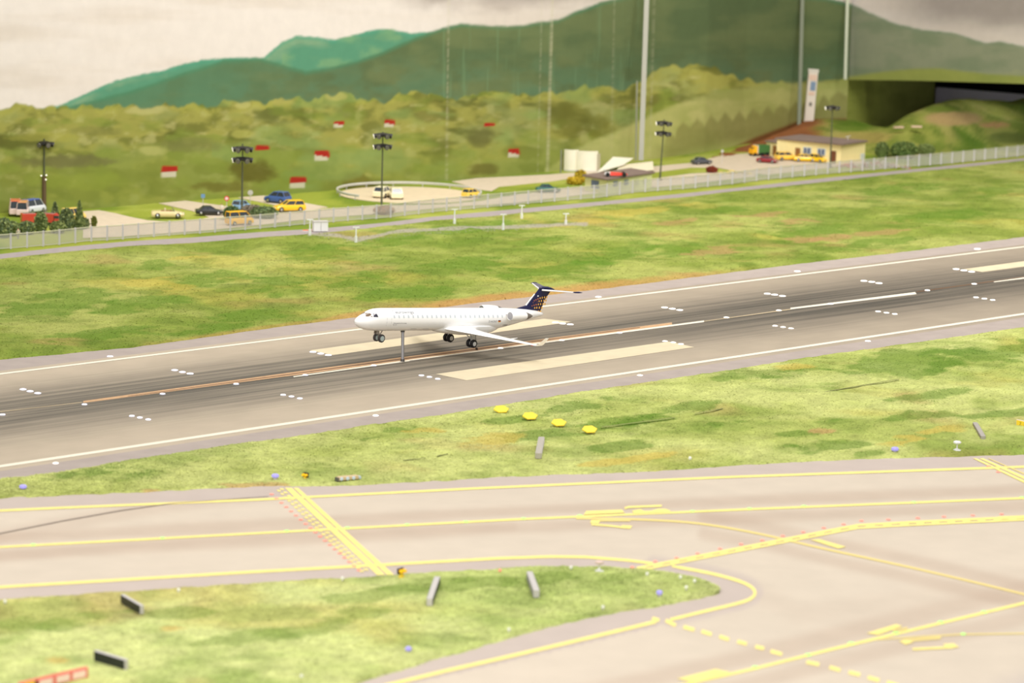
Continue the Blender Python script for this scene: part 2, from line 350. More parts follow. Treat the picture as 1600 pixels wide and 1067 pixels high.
# ================================================================== RUNWAY
RA = math.radians(44.606); RO = G(0, 585); RD = np.array([math.cos(RA), math.sin(RA), 0]); RN = np.array([RD[1], -RD[0], 0])
def rt(x, y): return float((G(x, y)-RO)@RN)
def rs(x, y): return float((G(x, y)-RO)@RD)
RM = Matrix.Translation(Vector((RO[0], RO[1], 0))) @ Matrix.Rotation(RA, 4, 'Z')
def runway_mat():
    m = bpy.data.materials.new('runway_tarmac'); m.use_nodes = True; nt = m.node_tree; b = nt.nodes['Principled BSDF']
    b.inputs['Roughness'].default_value = .62; b.inputs['Specular IOR Level'].default_value = .35
    L = nt.links.new; tc = nt.nodes.new('ShaderNodeTexCoord'); se = nt.nodes.new('ShaderNodeSeparateXYZ'); L(tc.outputs['Object'], se.inputs[0])
    def math_(op, a, b_=None, clamp=False):
        n = nt.nodes.new('ShaderNodeMath'); n.operation = op; n.use_clamp = clamp
        for i, v in enumerate((a, b_)):
            if v is None: continue
            if isinstance(v, (int, float)): n.inputs[i].default_value = v
            else: L(v, n.inputs[i])
        return n.outputs[0]
    def noise_(scale, det=4):
        mp = nt.nodes.new('ShaderNodeMapping'); mp.inputs['Scale'].default_value = scale; L(tc.outputs['Object'], mp.inputs['Vector'])
        n = nt.nodes.new('ShaderNodeTexNoise'); n.inputs['Scale'].default_value = 1; n.inputs['Detail'].default_value = det; L(mp.outputs[0], n.inputs['Vector']); return n.outputs['Fac']
    def ramp(v, a, b_, c=0., d=1.):
        n = nt.nodes.new('ShaderNodeMapRange'); n.interpolation_type = 'SMOOTHSTEP'; L(v, n.inputs['Value'])
        for k, q in zip(('From Min', 'From Max', 'To Min', 'To Max'), (a, b_, c, d)): n.inputs[k].default_value = q
        return n.outputs[0]
    tt = math_('MULTIPLY', se.outputs['Y'], -1.0)
    dist = math_('ABSOLUTE', math_('SUBTRACT', tt, .255))
    bell = ramp(dist, .05, .235, 1., 0.)
    bell2 = ramp(dist, .0, .11, 1., .0)
    s1 = ramp(noise_((1.1, 85, 1)), .33, .68); s2 = ramp(noise_((2.2, 300, 1), 3), .35, .65); patch = ramp(noise_((.9, 3, 1)), .25, .7, .65, 1.)
    rub = math_('MULTIPLY', math_('MULTIPLY', bell, math_('ADD', math_('MULTIPLY', s1, .44), .56)), patch)
    rub = math_('ADD', rub, math_('MULTIPLY', bell2, math_('MULTIPLY', s2, .30)), True)
    mx = nt.nodes.new('ShaderNodeMix'); mx.data_type = 'RGBA'; L(rub, mx.inputs['Factor']); mx.inputs['A'].default_value = (*lin((179, 165, 144)), 1); mx.inputs['B'].default_value = (*lin((78, 74, 64)), 1)
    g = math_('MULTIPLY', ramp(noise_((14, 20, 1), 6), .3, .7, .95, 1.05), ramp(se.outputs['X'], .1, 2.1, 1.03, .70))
    vm = nt.nodes.new('ShaderNodeVectorMath'); vm.operation = 'SCALE'; L(mx.outputs['Result'], vm.inputs[0]); L(g, vm.inputs['Scale']); L(vm.outputs[0], b.inputs['Base Color'])
    return m
mb = MB(); mb.M = RM.inverted()
def rloc(s, t, z=0.0): p = RO+RD*s+RN*t; return (p[0], p[1], z)
def rquad(s0, s1, t0, t1, z, mi, n=1):
    mb.add([rloc(s0, t0, z), rloc(s1, t0, z), rloc(s1, t1, z), rloc(s0, t1, z)], [(0, 3, 2, 1)], mi)
TC_ = .258
rquad(-1.2, 3.6, -.022, .542, .0004, 0)
rquad(-1.2, 3.6, -.14, -.022, .0004, 1); rquad(-1.2, 3.6, .542, .66, .0004, 1)
rquad(-1.2, 3.6, -.0055, .0045, .0007, 2); rquad(-1.2, 3.6, .514, .526, .0007, 2)
def rpoly(pts, z, mi):
    q = [G(*p) for p in pts]; mb.add([(p[0], p[1], z) for p in q], [list(range(len(q)))], mi)
# touchdown aiming bars
rpoly([(484, 548), (520, 555.5), (893, 503.5), (850, 498.5)], .0007, 3)
rpoly([(681, 585), (729, 595), (1085, 543), (1045, 534.5)], .0007, 3)
rpoly([(1505, 421), (1535, 425.5), (1900, 378), (1870, 373)], .0007, 3)
# centre dashes, slot of the guide rods, old joint lines
rpoly([(458, 588.6), (459, 590), (640, 564.8), (640, 562.6)], .0007, 2)
rpoly([(640, 562.5), (640, 564.2), (1100, 503.8), (1100, 501.3)], .0007, 2)
rpoly([(1235, 481.5), (1235, 484), (1432, 460.2), (1430, 456.8)], .0007, 2)
rpoly([(1553, 439.6), (1553, 441.6), (1900, 400), (1900, 395)], .0007, 2)
rpoly([(130, 627), (130, 630.2), (620, 566.0), (1050, 508), (1050, 504.2), (620, 559.6)], .00065, 4)
rpoly([(200, 619.4), (200, 620.2), (620, 563.6), (1000, 512.8), (1000, 511.6), (620, 561.8)], .00075, 5)
rpoly([(-60, 650.6), (-60, 652), (60, 637.4), (128, 629.6), (128, 628.6)], .0007, 6)
rpoly([(1100, 502), (1100, 503), (1235, 484.5), (1235, 483)], .0007, 6)
rpoly([(1432, 456), (1432, 457), (1900, 392.4), (1900, 391)], .0007, 5)
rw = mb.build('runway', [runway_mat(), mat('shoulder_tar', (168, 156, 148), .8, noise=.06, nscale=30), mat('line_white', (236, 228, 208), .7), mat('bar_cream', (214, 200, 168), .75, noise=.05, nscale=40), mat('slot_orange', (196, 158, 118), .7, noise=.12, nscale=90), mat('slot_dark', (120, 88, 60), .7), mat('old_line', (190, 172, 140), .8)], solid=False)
rw.matrix_world = RM; structure(rw)

# ================================================================== TAXIWAY
T1 = [(-300, 812), (0, 797.5), (100, 793), (400, 780.5), (740, 763), (1140, 745), (1200, 743), (1600, 729), (1900, 716), (2400, 694)]
T2 = [(-300, 866), (0, 854.5), (400, 833), (800, 811.5), (1180, 795), (1600, 778), (1900, 765), (2400, 743)]
T3 = [(-300, 934), (0, 917), (400, 893), (600, 882), (780, 872), (860, 869.3), (915, 870), (980, 875), (1020, 880), (1060, 886), (1110, 895), (1155, 907), (1174, 916), (1181, 925), (1176, 934), (1160, 941), (1100, 955), (1047, 968)]
T4 = [(440, 1110), (610, 1069), (700, 1047), (780, 1029), (900, 1001), (1025, 971), (1019, 966)]
T5 = [(900, 1105), (1080, 1067), (1180, 1044), (1300, 1014), (1400, 990), (1500, 966), (1600, 942), (1900, 872)]
T6 = [(900, 809.5), (960, 810), (1040, 813), (1100, 818), (1180, 832), (1240, 846), (1300, 860), (1400, 881), (1500, 904), (1600, 928), (1900, 1002)]
T7 = [(1370, 999), (1430, 995), (1500, 991), (1600, 989.5), (1900, 985)]
xs = np.arange(-600, 2401, 5.); ys = np.arange(690, 1330, 4.); nc = len(xs); nr = len(ys)
X, Y = np.meshgrid(xs, ys); px = X.ravel(); py = Y.ravel(); P = G2(px, py)
beige = lina((204, 192, 175)); grey = lina((190, 177, 168))
c = np.repeat(beige[None], len(P), 0)
n_ = v2.f(P[:, 0]*3, P[:, 1]*3, 4)
c = c*(1+.10*(n_-.5))[:, None]
def seg_dist(px, py, pts):
    d = np.full(len(px), 1e9)
    for (x0, y0), (x1, y1) in zip(pts[:-1], pts[1:]):
        vx, vy = x1-x0, y1-y0; tt = np.clip(((px-x0)*vx+(py-y0)*vy)/(vx*vx+vy*vy), 0, 1)
        d = np.minimum(d, np.hypot(px-x0-tt*vx, py-y0-tt*vy))
    return d
def smear(pts, wd, colr, a):
    global c
    d = seg_dist(px, py, pts)/wd*(1+.4*(v3.f(P[:, 0]*6, P[:, 1]*6, 3)-.5))
    c = mix(c, lina(colr)[None], (1-sstep(.2, 1.1, d))*a)
TR = (176, 154, 136)
off = lambda pts, dy: [(x, y+dy) for x, y in pts]
smear(off(T2, -13), 12, TR, .45); smear(off(T2, 13), 13, TR, .42)
smear(off(T6, -12)[3:], 14, TR, .4); smear(off(T6, 16)[3:], 14, TR, .4)
smear(off(T5, -20), 20, TR, .40); smear(off(T5, 22), 18, TR, .35)
smear([(-300, 880), (0, 836), (140, 812), (280, 785), (420, 770)], 16, TR, .3)
smear([(0, 870), (200, 850), (500, 830), (800, 822)], 12, TR, .25)
smear([(1180, 925), (1250, 960), (1400, 940), (1600, 900)], 22, TR, .12)
# grey shoulders: along the strip, round the island, out to the yellow edge lines and a little beyond
m1 = sstep(1, -1, py-poly_y(T1, px)-2)
inside = (px < 1181) & (py > np.interp(px, [p[0] for p in T3[:14]], [p[1] for p in T3[:14]])-1)
lowb = np.interp(px, [-300, 440, 610, 780, 900, 1025, 1100, 1160, 1181], [1330, 1112, 1070, 1032, 1004, 974, 957, 943, 926])
m2 = (inside & (py < lowb+5)).astype(float)
d3 = seg_dist(px, py, T3[8:]); m3 = 1-sstep(8, 15, d3)
d4 = seg_dist(px, py, T4); m4 = (1-sstep(5, 10, d4))*(py > 940)
mm = np.maximum.reduce([m1, m2, m3*.8, m4*.6]); c = mix(c, grey[None], mm)
d = sstep(0, 60, py-(1067-(px-1500)*.36))*(px > 1480); c = mix(c, lina((176, 166, 164))[None], d*.7)
tx = np_mesh('taxiway', P, grid_faces(nr, nc)[:, ::-1], c, [vcol_mat('taxi_concrete', .7, 24, .03), mat('taxi_yellow', (242, 226, 136), .7, noise=.05, nscale=80), mat('taxi_joint', (150, 136, 124), .8), mat('taxi_amber', (226, 206, 132), .7)], np.zeros(len(grid_faces(nr, nc)), np.int32)); structure(tx)

RZ = [0.0]
def ribbon(mb, pts, wpx, z, mi, dash=None):
    """painted line: a flat ribbon following ground points; wpx is its width given in picture pixels at each point"""
    RZ[0] += 1.2e-6; z = z+RZ[0]
    P2 = [Vector(p) for p in pts]; w_ = wpx if isinstance(wpx, (list, tuple)) else [wpx]*len(P2); L = []; R = []
    for i, p in enumerate(P2):
        t = (P2[min(i+1, len(P2)-1)]-P2[max(i-1, 0)]).normalized(); n = Vector((-t[1], t[0]))*w_[i]/2
        a = p+n; b = p-n; ga = G(a[0], a[1], z); gb = G(b[0], b[1], z); L.append(tuple(ga)); R.append(tuple(gb))
    for i in range(len(P2)-1): mb.add([L[i], L[i+1], R[i+1], R[i]], [(0, 1, 2, 3)], mi)
def dense(pts, step=40):
    out = []
    for a, b in zip(pts[:-1], pts[1:]):
        n = max(1, int(math.hypot(b[0]-a[0], b[1]-a[1])/step))
        for i in range(n): out.append((a[0]+(b[0]-a[0])*i/n, a[1]+(b[1]-a[1])*i/n))
    return out+[pts[-1]]
def smoothp(pts, it=2):
    for _ in range(it):
        q = [pts[0]]
        for a, b in zip(pts[:-1], pts[1:]): q += [(a[0]*.75+b[0]*.25, a[1]*.75+b[1]*.25), (a[0]*.25+b[0]*.75, a[1]*.25+b[1]*.75)]
        pts = q+[pts[-1]]
    return pts
mk = MB(); z = .0004
ribbon(mk, T1, 3.6, z, 0); ribbon(mk, T2, 3.4, z, 0)
ribbon(mk, T3[:9], 4.4, z, 0); ribbon(mk, smoothp(T3[9:]), [4.2]*0 or 5.0, z, 0)
ribbon(mk, T4[:-1], 5.5, z, 0); ribbon(mk, T5, 4.5, z, 0); ribbon(mk, smoothp(T6), 3.4, z, 2); ribbon(mk, T7, 2.2, z, 2)
ribbon(mk, [(1060, 886), (1050, 884)], 4, z, 0)
for a, b in [((1019, 966), (1030, 969)), ((1040, 969), (1056, 977)), ((1068, 979), (1085, 984)), ((1096, 986), (1112, 991)), ((1124, 994), (1139, 999)), ((1152, 1002), (1167, 1006)), ((1180, 1010), (1194, 1013)), ((1204, 1017), (1222, 1022)), ((1260, 1034), (1280, 1038)), ((1296, 1042), (1313, 1047)), ((1326, 1050), (1344, 1054)), ((1356, 1058), (1374, 1063)), ((1386, 1066), (1404, 1071))]:
    ribbon(mk, [a, b], 6, z, 0)
# holding position by the strip: two solid and two dashed lines
def lerp2(a, b, t): return (a[0]+(b[0]-a[0])*t, a[1]+(b[1]-a[1])*t)
def cross_quad(pa, pb, pc, pd, zz=z, mi=0):
    RZ[0] += 1.2e-6; q = [G(*p, zz+RZ[0]) for p in (pa, pb, pc, pd)]; mk.add([tuple(v) for v in q], [(0, 1, 2, 3)], mi)
cross_quad((445, 762), (456, 762), (602, 898), (589, 898)); cross_quad((458.5, 762), (466, 762), (616, 898), (605, 898))
for i in range(25):
    t0 = i/26+.005; t1 = t0+.020
    for off0, off1, sh in ((-16.5, -11.5, .018), (-9.5, -3.5, 0)):
        a = lerp2((445, 762), (589, 898), t0+sh); b = lerp2((445, 762), (589, 898), t1+sh)
        sc_ = 1+.3*t0
        cross_quad((a[0]+off0*sc_, a[1]), (a[0]+off1*sc_, a[1]), (b[0]+off1*sc_, b[1]), (b[0]+off0*sc_, b[1]))
# second holding line running to the right edge
HB = [(995, 889), (1100, 868.5), (1200, 849), (1300, 829.5), (1340, 822), (1420, 817.5), (1600, 809), (1900, 795), (2400, 772)]
ribbon(mk, off(HB, -1.8), 3.6, z, 0); ribbon(mk, off(HB, 2.8), 3.0, z, 0)
HBd = dense(HB, 12)
for i in range(0, len(HBd)-1, 2): ribbon(mk, [(HBd[i][0], HBd[i][1]+.6), (HBd[i+1][0], HBd[i+1][1]+.6)], 2.4, z, 0)
ribbon(mk, [(1560, 809.2), (1900, 793)], 5, z, 0)
cross_quad((1520, 716), (1526, 716), (1625, 762), (1616, 762)); cross_quad((1530, 716), (1537, 716), (1640, 762), (1629, 762)); cross_quad((1543, 716), (1546, 716), (1655, 762), (1648, 762), z, 2)
# painted letters and blocks on the concrete
def blk(pts, mi=0): cross_quad(*pts, z+.0001, mi)
blk([(916, 798), (972, 796), (976, 801), (912, 804)])
ribbon(mk, [(976, 794), (982, 792), (1034, 790)], 3.4, z, 0); ribbon(mk, [(990, 800.5), (1046, 798)], 3.4, z+.0001, 0)
ribbon(mk, [(988, 799), (1000, 796.5), (1008, 800)], 2.6, z, 0); ribbon(mk, [(1014, 800), (1028, 796), (1040, 796), (1047, 799)], 2.6, z, 0)
blk([(924, 812), (938, 812), (936, 818), (922, 817)]); ribbon(mk, [(936, 813), (985, 813)], 3, z, 2); ribbon(mk, [(924, 819), (950, 821), (972, 823.5)], 3, z, 0); blk([(972, 820), (988, 821), (985, 826), (969, 825)])
blk([(1266, 843), (1280, 842), (1322, 854), (1310, 857)]); blk([(1354, 989), (1400, 975), (1410, 978), (1372, 992)]); ribbon(mk, [(1395, 985), (1418, 981)], 3, z, 2)
blk([(1058, 1060), (1118, 1045), (1142, 1050), (1088, 1067)]); 
blk([(1404, 1001), (1418, 1000), (1428, 1003), (1415, 1007)]); ribbon(mk, [(1410, 1001), (1470, 996)], 4.4, z, 2); ribbon(mk, [(1426, 1014), (1490, 1011)], 3.6, z, 0); blk([(1474, 1006), (1490, 1005), (1499, 1011), (1478, 1013)])
# board joints
ribbon(mk, [(-300, 880), (0, 833), (100, 813), (190, 797)], [1.6]*4, z, 1); ribbon(mk, [(190, 797), (270, 786), (420, 775)], [1.4, .9, .6], z, 1)
o = mk.build('taxiway_marking', [mat('taxi_yellow', (0, 0, 0)), mat('taxi_joint', (0, 0, 0)), mat('taxi_amber', (0, 0, 0))], solid=False); structure(o)
# fine joint across the strip and a brown seam
mk = MB()
for a, b in (((940, 667), (1055, 652)), ((1085, 646), (1130, 638)), ((1200, 628), (1250, 618)), ((1288, 612), (1405, 592)), ((630, 719), (665, 715)), ((683, 712), (700, 709))):
    ribbon(mk, [a, b], 1.1, .0040, 0)
structure(mk.build('strip_joint', mat('joint_dark', (132, 136, 78), .9), solid=False))

# ================================================================== PAINTED BACKDROP
RID_FAR = [(-300, 175), (60, 172), (95, 164), (125, 150), (180, 126), (210, 118), (250, 111), (290, 99), (320, 93), (360, 90), (412, 90), (440, 66), (462, 56), (490, 57), (520, 62), (545, 57), (590, 45), (615, 46), (640, 52), (690, 48), (900, 60)]
RID_MID = [(-300, 260), (95, 170), (210, 140), (290, 112), (350, 94), (405, 91), (440, 100), (478, 112), (520, 104), (560, 94), (600, 80), (650, 58), (690, 44), (720, 37), (780, 41), (810, 40), (845, 34), (872, 31), (900, 18), (940, 3), (1000, -10), (1150, -14), (1290, -4), (1325, 4), (1360, 21), (1400, 38), (1440, 47), (1490, 52), (1540, 68), (1562, 65), (1600, 73), (1900, 120)]
TREE = [(-300, 168), (0, 167), (40, 163), (70, 165), (100, 169), (150, 168), (200, 166), (250, 164), (330, 164), (380, 158), (410, 164), (440, 153), (480, 156), (520, 147), (560, 150), (600, 158), (625, 146), (660, 146), (700, 156), (760, 147), (790, 144), (830, 153), (870, 143), (900, 136), (940, 133), (975, 140), (1005, 128), (1020, 110), (1050, 101), (1090, 103), (1120, 106), (1150, 122), (1180, 128), (1230, 131), (1325, 123), (1500, 115)]
MEAD = [(-300, 262), (0, 258), (120, 268), (260, 290), (330, 290), (420, 300), (1600, 300)]
def mural(x, y, wx, wy):
    n = len(x); g1 = v1.f(x/60, y/30, 4); g2 = v2.f(x/16, y/11, 4); g3 = v3.f(x/34, y/20, 4); g4 = v4.f(x/7, y/5, 3); gs = v2.f(x/200, y/26, 4)
    R = lambda c_: np.repeat(lina(c_)[None], n, 0)
    c = mix(R((221, 212, 206)), R((212, 201, 192)), sstep(.35, .75, gs))
    c = mix(c, R((160, 148, 142)), sstep(22, -6, y-8*(g1-.5)*4)*sstep(590, 680, x)*sstep(980, 860, x)*.8)
    c = mix(c, R((182, 172, 162)), sstep(1290, 1420, x+60*(g1-.5))*.5)
    c = mix(c, R((136, 128, 124)), sstep(60, 10, y+20*(g1-.5)-(x-1500)*.08)*sstep(1350, 1480, x)*.8)
    # far teal range
    f = poly_y(RID_FAR, x); m = sstep(-2.5, 2.5, y-f+(g4-.5)*3)
    teal = mix(R((88, 142, 114)), R((122, 156, 124)), sstep(.4, .7, g1)); teal = mix(teal, R((80, 152, 126)), sstep(10, 0, y-f)*.7)
    teal = mix(teal, R((120, 158, 116)), sstep(.5, .8, g3)*((x > 440) & (x < 640))*.7)
    c = mix(c, teal, m)
    # main green mountains
    f = poly_y(RID_MID, x); m = sstep(-3, 3, y-f+(g4-.5)*3)
    gm = mix(R((90, 106, 72)), R((104, 116, 78)), sstep(.35, .7, g1)); gm = mix(gm, R((90, 124, 96)), sstep(60, 150, y)*sstep(.25, .6, g3)*.6)
    gm = mix(gm, R((84, 130, 100)), sstep(620, 120, x)*.55); gm = mix(gm, R((74, 130, 100)), sstep(9, 1, y-f)*.6)
    gm = mix(gm, R((112, 124, 84)), sstep(.55, .8, gs)*.35)
    c = mix(c, gm, m)
    streak = sstep(.62, .8, VN(9).f(x/3.2, y/140, 3))*((x > 690) & (x < 1000)); c = mix(c, R((116, 146, 108)), streak*.35*sstep(-5, 10, y-f))
    # olive tree cover
    f = poly_y(TREE, x)-7*(v3.f(x/13, y*0, 2)-.5)*2; m = sstep(-2.5, 2.5, y-f)
    ol = mix(R((150, 148, 76)), R((114, 116, 56)), sstep(.42, .68, g3+.18*(g2-.5))); ol = mix(ol, R((176, 172, 112)), sstep(.52, .78, g2)*.65)
    ol = mix(ol, R((134, 142, 86)), sstep(.45, .7, g1)*.6)
    ol = mix(ol, R((84, 88, 38)), sstep(.52, .70, v4.f(x/46+7, y/20-x/260, 3))*.7)
    ol = mix(ol, R((118, 136, 56)), sstep(.52, .7, VN(41).f(x/55, y/24, 3))*.55)
    ol = ol*(1+.32*sstep(980, 1060, x))[:, None]  # tree paint lightened rightwards to make up for weaker light there
    ol = mix(ol, R((160, 158, 76)), sstep(22, 2, y-f)*sstep(.4, .6, g2)*.8)
    low = sstep(210, 275, y+20*(g1-.5)+np.interp(x, [0, 250, 700, 1000], [0, -10, -10, -30])*-1)
    ol = mix(ol, R((132, 144, 62)), low*.6)
    ol = mix(ol, R((130, 150, 84)), sstep(.5, .7, VN(21).f(x/70, y/30, 3))*.6*((x > 330) & (x < 1000)))
    for bx, by, rx, ry, q, a in [(30, 222, 60, 14, (92, 94, 44), .8), (110, 252, 80, 12, (106, 104, 66), .8), (395, 268, 40, 22, (92, 88, 36), .85), (345, 292, 50, 9, (104, 100, 44), .8), (300, 228, 50, 14, (118, 120, 70), .6), (750, 212, 26, 18, (100, 100, 56), .75), (756, 264, 30, 11, (98, 96, 44), .8), (560, 285, 24, 14, (104, 100, 42), .7), (672, 182, 22, 10, (112, 108, 56), .6), (900, 188, 50, 26, (104, 104, 44), .7), (960, 212, 40, 16, (118, 116, 50), .6), (150, 205, 40, 8, (124, 124, 66), .6),
                             (240, 236, 26, 8, (176, 174, 108), .6), (232, 172, 30, 8, (184, 178, 120), .6), (380, 210, 18, 7, (172, 170, 90), .6), (440, 158, 20, 9, (166, 160, 92), .6), (525, 150, 16, 8, (176, 170, 100), .6), (380, 164, 12, 7, (186, 180, 112), .6), (70, 215, 60, 8, (160, 158, 74), .5), (600, 250, 50, 22, (126, 146, 84), .5), (500, 270, 60, 14, (124, 146, 80), .5), (130, 282, 90, 14, (134, 146, 60), .6)]:
        d = ((x-bx)/rx)**2+((y-by)/ry)**2+(g2-.5)*1.4+(g1-.5)*1.2; ol = mix(ol, R(q), (1-sstep(.3, 1.3, d))*a)
    c = mix(c, ol, m)
    # meadow hill on the right with its rows of dark firs
    hx = [860, 900, 960, 1005, 1060, 1120, 1170, 1200, 1260, 1325, 1400]; hy = [262, 232, 205, 186, 162, 146, 137, 131, 129, 127, 125]
    f = np.interp(x, hx, hy); m = sstep(-5, 5, y-f+(g4-.5)*4)*(x > 850)
    me = mix(R((178, 178, 110)), R((160, 164, 94)), sstep(.4, .7, g1)); me = mix(me, R((190, 186, 122)), sstep(.55, .8, g3)*.5)
    fir_y = np.interp(x, [1000, 1060, 1120, 1180, 1230, 1290, 1325, 1380], [240, 192, 176, 168, 160, 146, 138, 136])
    spk = np.abs(((x/22) % 1)-.5)*2*13*(.5+v3.n(np.floor(x/22)*3.3, x*0)); fm = sstep(-4, 6, y-fir_y-spk)*(1-sstep(40, 62, y-fir_y))*sstep(1005, 1060, x)
    me = mix(me, mix(R((124, 124, 68)), R((146, 142, 84)), g2), fm*.75)
    me = mix(me, R((120, 72, 40)), sstep(-3, 4, y-np.interp(x, [1110, 1180, 1250, 1330], [246, 214, 188, 184]))*sstep(1115, 1150, x)*.9)
    c = mix(c, me, m)
    # little red roofed farmhouses
    for hx_, hy_, w_, h_, mir in [(265, 268, 13, 9, 0), (466, 285, 13, 9, 0), (503, 243, 12, 8, 1), (410, 233, 11, 6, 0), (530, 194, 8, 5, 1), (609, 193, 8, 6, 1), (765, 197, 9, 5, 0), (803, 239, 9, 7, 1)]:
        u = (x-hx_)/w_; v = (y-hy_)/h_; ins = sstep(1.12, .9, np.abs(u))*sstep(1.1, .85, np.abs(v))
        slope = v < .15+.25*u*(1 if mir else -.4)
        roofm = ins*slope*sstep(1.3, 1.0, np.abs(u)+np.maximum(-v, 0)*.25); wallm = ins*(~slope)*sstep(1, .8, np.abs(u+.12))*(0 if hx_ in (765, 410) else 1)
        c = mix(c, R((164, 30, 30)), roofm*.95); c = mix(c, R((196, 190, 170)), wallm*.9)
    # chipped panel joints
    ch = VN(31).n(x*0+3, y/2.6); ch2 = VN(32).n(x*0+9, y/3.1)
    for jx, a, wd, lean in ((701, .28, 2.0, .012), (863, .75, 1.6, .028), (846, .2, 1.5, .02), (960, .16, 2, .02), (1022, .3, 1.5, .03)):
        d = np.abs(x-(jx-y*lean)); c = mix(c, R((196, 190, 160)), sstep(wd*1.3, wd*.3, d)*a*(.3+.7*(ch if wd == 1.6 else ch2 > .4)))
    return np.clip(c, 0, 1)

M_MURAL = vcol_mat('mural_paint', .8, 40, .03)
def sheet(name, base, zs, paint_fn):
    nc = len(base); nr = len(zs); P = np.repeat(np.array(base)[None], nr, 0); P[:, :, 2] = np.array(zs)[:, None] if np.ndim(zs) == 1 else zs
    P = P.reshape(-1, 3); px, py = proj(P); c = paint_fn(px, py, P[:, 0], P[:, 1]); return np_mesh(name, P, grid_faces(nr, nc), c, [M_MURAL])
xs = np.arange(-300, 1322.1, 2.4); xs[-1] = 1322
base = G2(xs, base_at(xs)); 
zs = np.concatenate([np.linspace(-.01, .56, 210), [.7, .9, 1.2, 1.6]])
structure(sheet('wall_back', base, zs, mural))
Dn = (G(1322, 206)-CAM)@F_
# raised painted board at the right, its lower edge spans the tunnel mouth
xs = np.arange(1322, 2101, 2.4); dep = Dn-(xs-1322)/438*.75
bt = np.interp(xs, [1322, 1400, 1455, 1600, 1760, 2100], [124.5, 125.5, 126.5, 131, 137, 150])
B_ = np.array([PD(a, b, d) for a, b, d in zip(xs, bt, dep)]); ztop = np.concatenate([np.linspace(0, 1, 110)**1.0*.36, [.5, .8, 1.2]])
Z = B_[:, 2][None]+ztop[:, None]
def board_paint(x, y, wx, wy):
    c = mural(x, y, wx, wy); n = len(x); R = lambda q: np.repeat(lina(q)[None], n, 0); g = v1.f(x/50, y/20, 4)
    f = poly_y(RID_MID, x); hz = sstep(-2, 3, y-f); c = mix(c, mix(R((124, 134, 108)), R((140, 144, 120)), sstep(.3, .7, g)), hz*.9)  # paler, greyer paint carries the light this nearer board catches
    s = np.interp(x, [1322, 1360, 1420, 1470, 1520, 1545, 1600, 1760], [119, 114, 108, 107, 113, 117, 119, 122]); c = mix(c, mix(R((152, 156, 84)), R((128, 138, 72)), g), sstep(-3, 3, y-s+5*(g-.5)))
    return c
structure(sheet('wall_right', B_, Z, board_paint))
fr = MB(); back = B_+F_[None]*np.array([1, 1, 0])*.014
fr.add([tuple(p) for p in B_]+[tuple(p) for p in back], [(i, i+1, len(B_)+i+1, len(B_)+i) for i in range(len(B_)-1)]); fr.add([tuple(p) for p in back]+[(p[0], p[1], 1.3) for p in back], [(i, i+1, len(B_)+i+1, len(B_)+i) for i in range(len(B_)-1)])
structure(fr.build('wall_right_edge', mat('board_edge', (40, 36, 30), .9), solid=False))
# curved painted alcove behind it
xs2 = np.concatenate([np.arange(1322, 1461, 3.0)]); dep2 = Dn+.012+.45*((xs2-1322)/138)**1.2
B2 = np.array([PD(a, 150, d) for a, d in zip(xs2, dep2)]); zt = B_[:, 2].max()+.03
def alc(x, y, wx, wy):
    n = len(x); R = lambda q: np.repeat(lina(q)[None], n, 0); g = v1.f(x/30, y/22, 4); g2 = v2.f(x/12, y/9, 3)
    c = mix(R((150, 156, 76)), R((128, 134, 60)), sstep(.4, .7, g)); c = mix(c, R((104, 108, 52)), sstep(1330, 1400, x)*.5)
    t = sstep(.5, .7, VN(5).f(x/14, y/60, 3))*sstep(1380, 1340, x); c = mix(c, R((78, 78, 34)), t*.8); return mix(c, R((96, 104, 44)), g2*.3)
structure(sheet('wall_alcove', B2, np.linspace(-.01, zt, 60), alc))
e0 = B2[-1]; dk = mat('void_shade', (22, 19, 18), .95)
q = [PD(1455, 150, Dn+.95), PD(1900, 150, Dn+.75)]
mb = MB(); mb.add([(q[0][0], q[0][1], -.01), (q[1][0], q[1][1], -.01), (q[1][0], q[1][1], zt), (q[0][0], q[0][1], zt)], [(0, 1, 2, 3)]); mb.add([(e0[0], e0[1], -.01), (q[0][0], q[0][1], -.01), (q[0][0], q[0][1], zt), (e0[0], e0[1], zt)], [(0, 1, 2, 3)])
structure(mb.build('wall_tunnel_shade', dk, solid=False))  # black sheets stand in for the shade in the tunnel's depth
p4 = [PD(1450, 130, Dn-.19), PD(1760, 130, Dn-.74+.02), PD(1950, 130, Dn+.9), PD(1452, 130, Dn+1.0)]
mb = MB().prism([(p[0], p[1]) for p in p4], zt, zt+.01); structure(mb.build('unseen_shade_lid', mat('shade_lid', (60, 56, 50), .9)))  # unseen lid added to keep overhead light out of the recess
a_, b_ = PD(1462, 136, Dn+.52), PD(1760, 161, Dn+.30)
mb = MB(); th = F_*np.array([1, 1, 0])*.01
mb.add([(a_[0], a_[1], -.01), (b_[0], b_[1], -.01), tuple(b_), tuple(a_), (a_[0]+th[0], a_[1]+th[1], -.01), (b_[0]+th[0], b_[1]+th[1], -.01), tuple(b_+th), tuple(a_+th)], [(0, 1, 2, 3), (7, 6, 5, 4), (3, 2, 6, 7), (0, 3, 7, 4), (1, 5, 6, 2)])
tl_ = bpy.data.lights.new('added_tunnel_fill', 'POINT'); tl_.energy = .35; tl_.color = (.96, .95, 1); tl_.shadow_soft_size = .04; tlo = bpy.data.objects.new('added_tunnel_fill', tl_); COL.objects.link(tlo); tlo.location = tuple(PD(1590, 118, Dn-.15))  # fill lamp added to brighten the lining and alcove
structure(mb.build('wall_tunnel_lining', mat('lining_grey', (214, 210, 220), .7)))
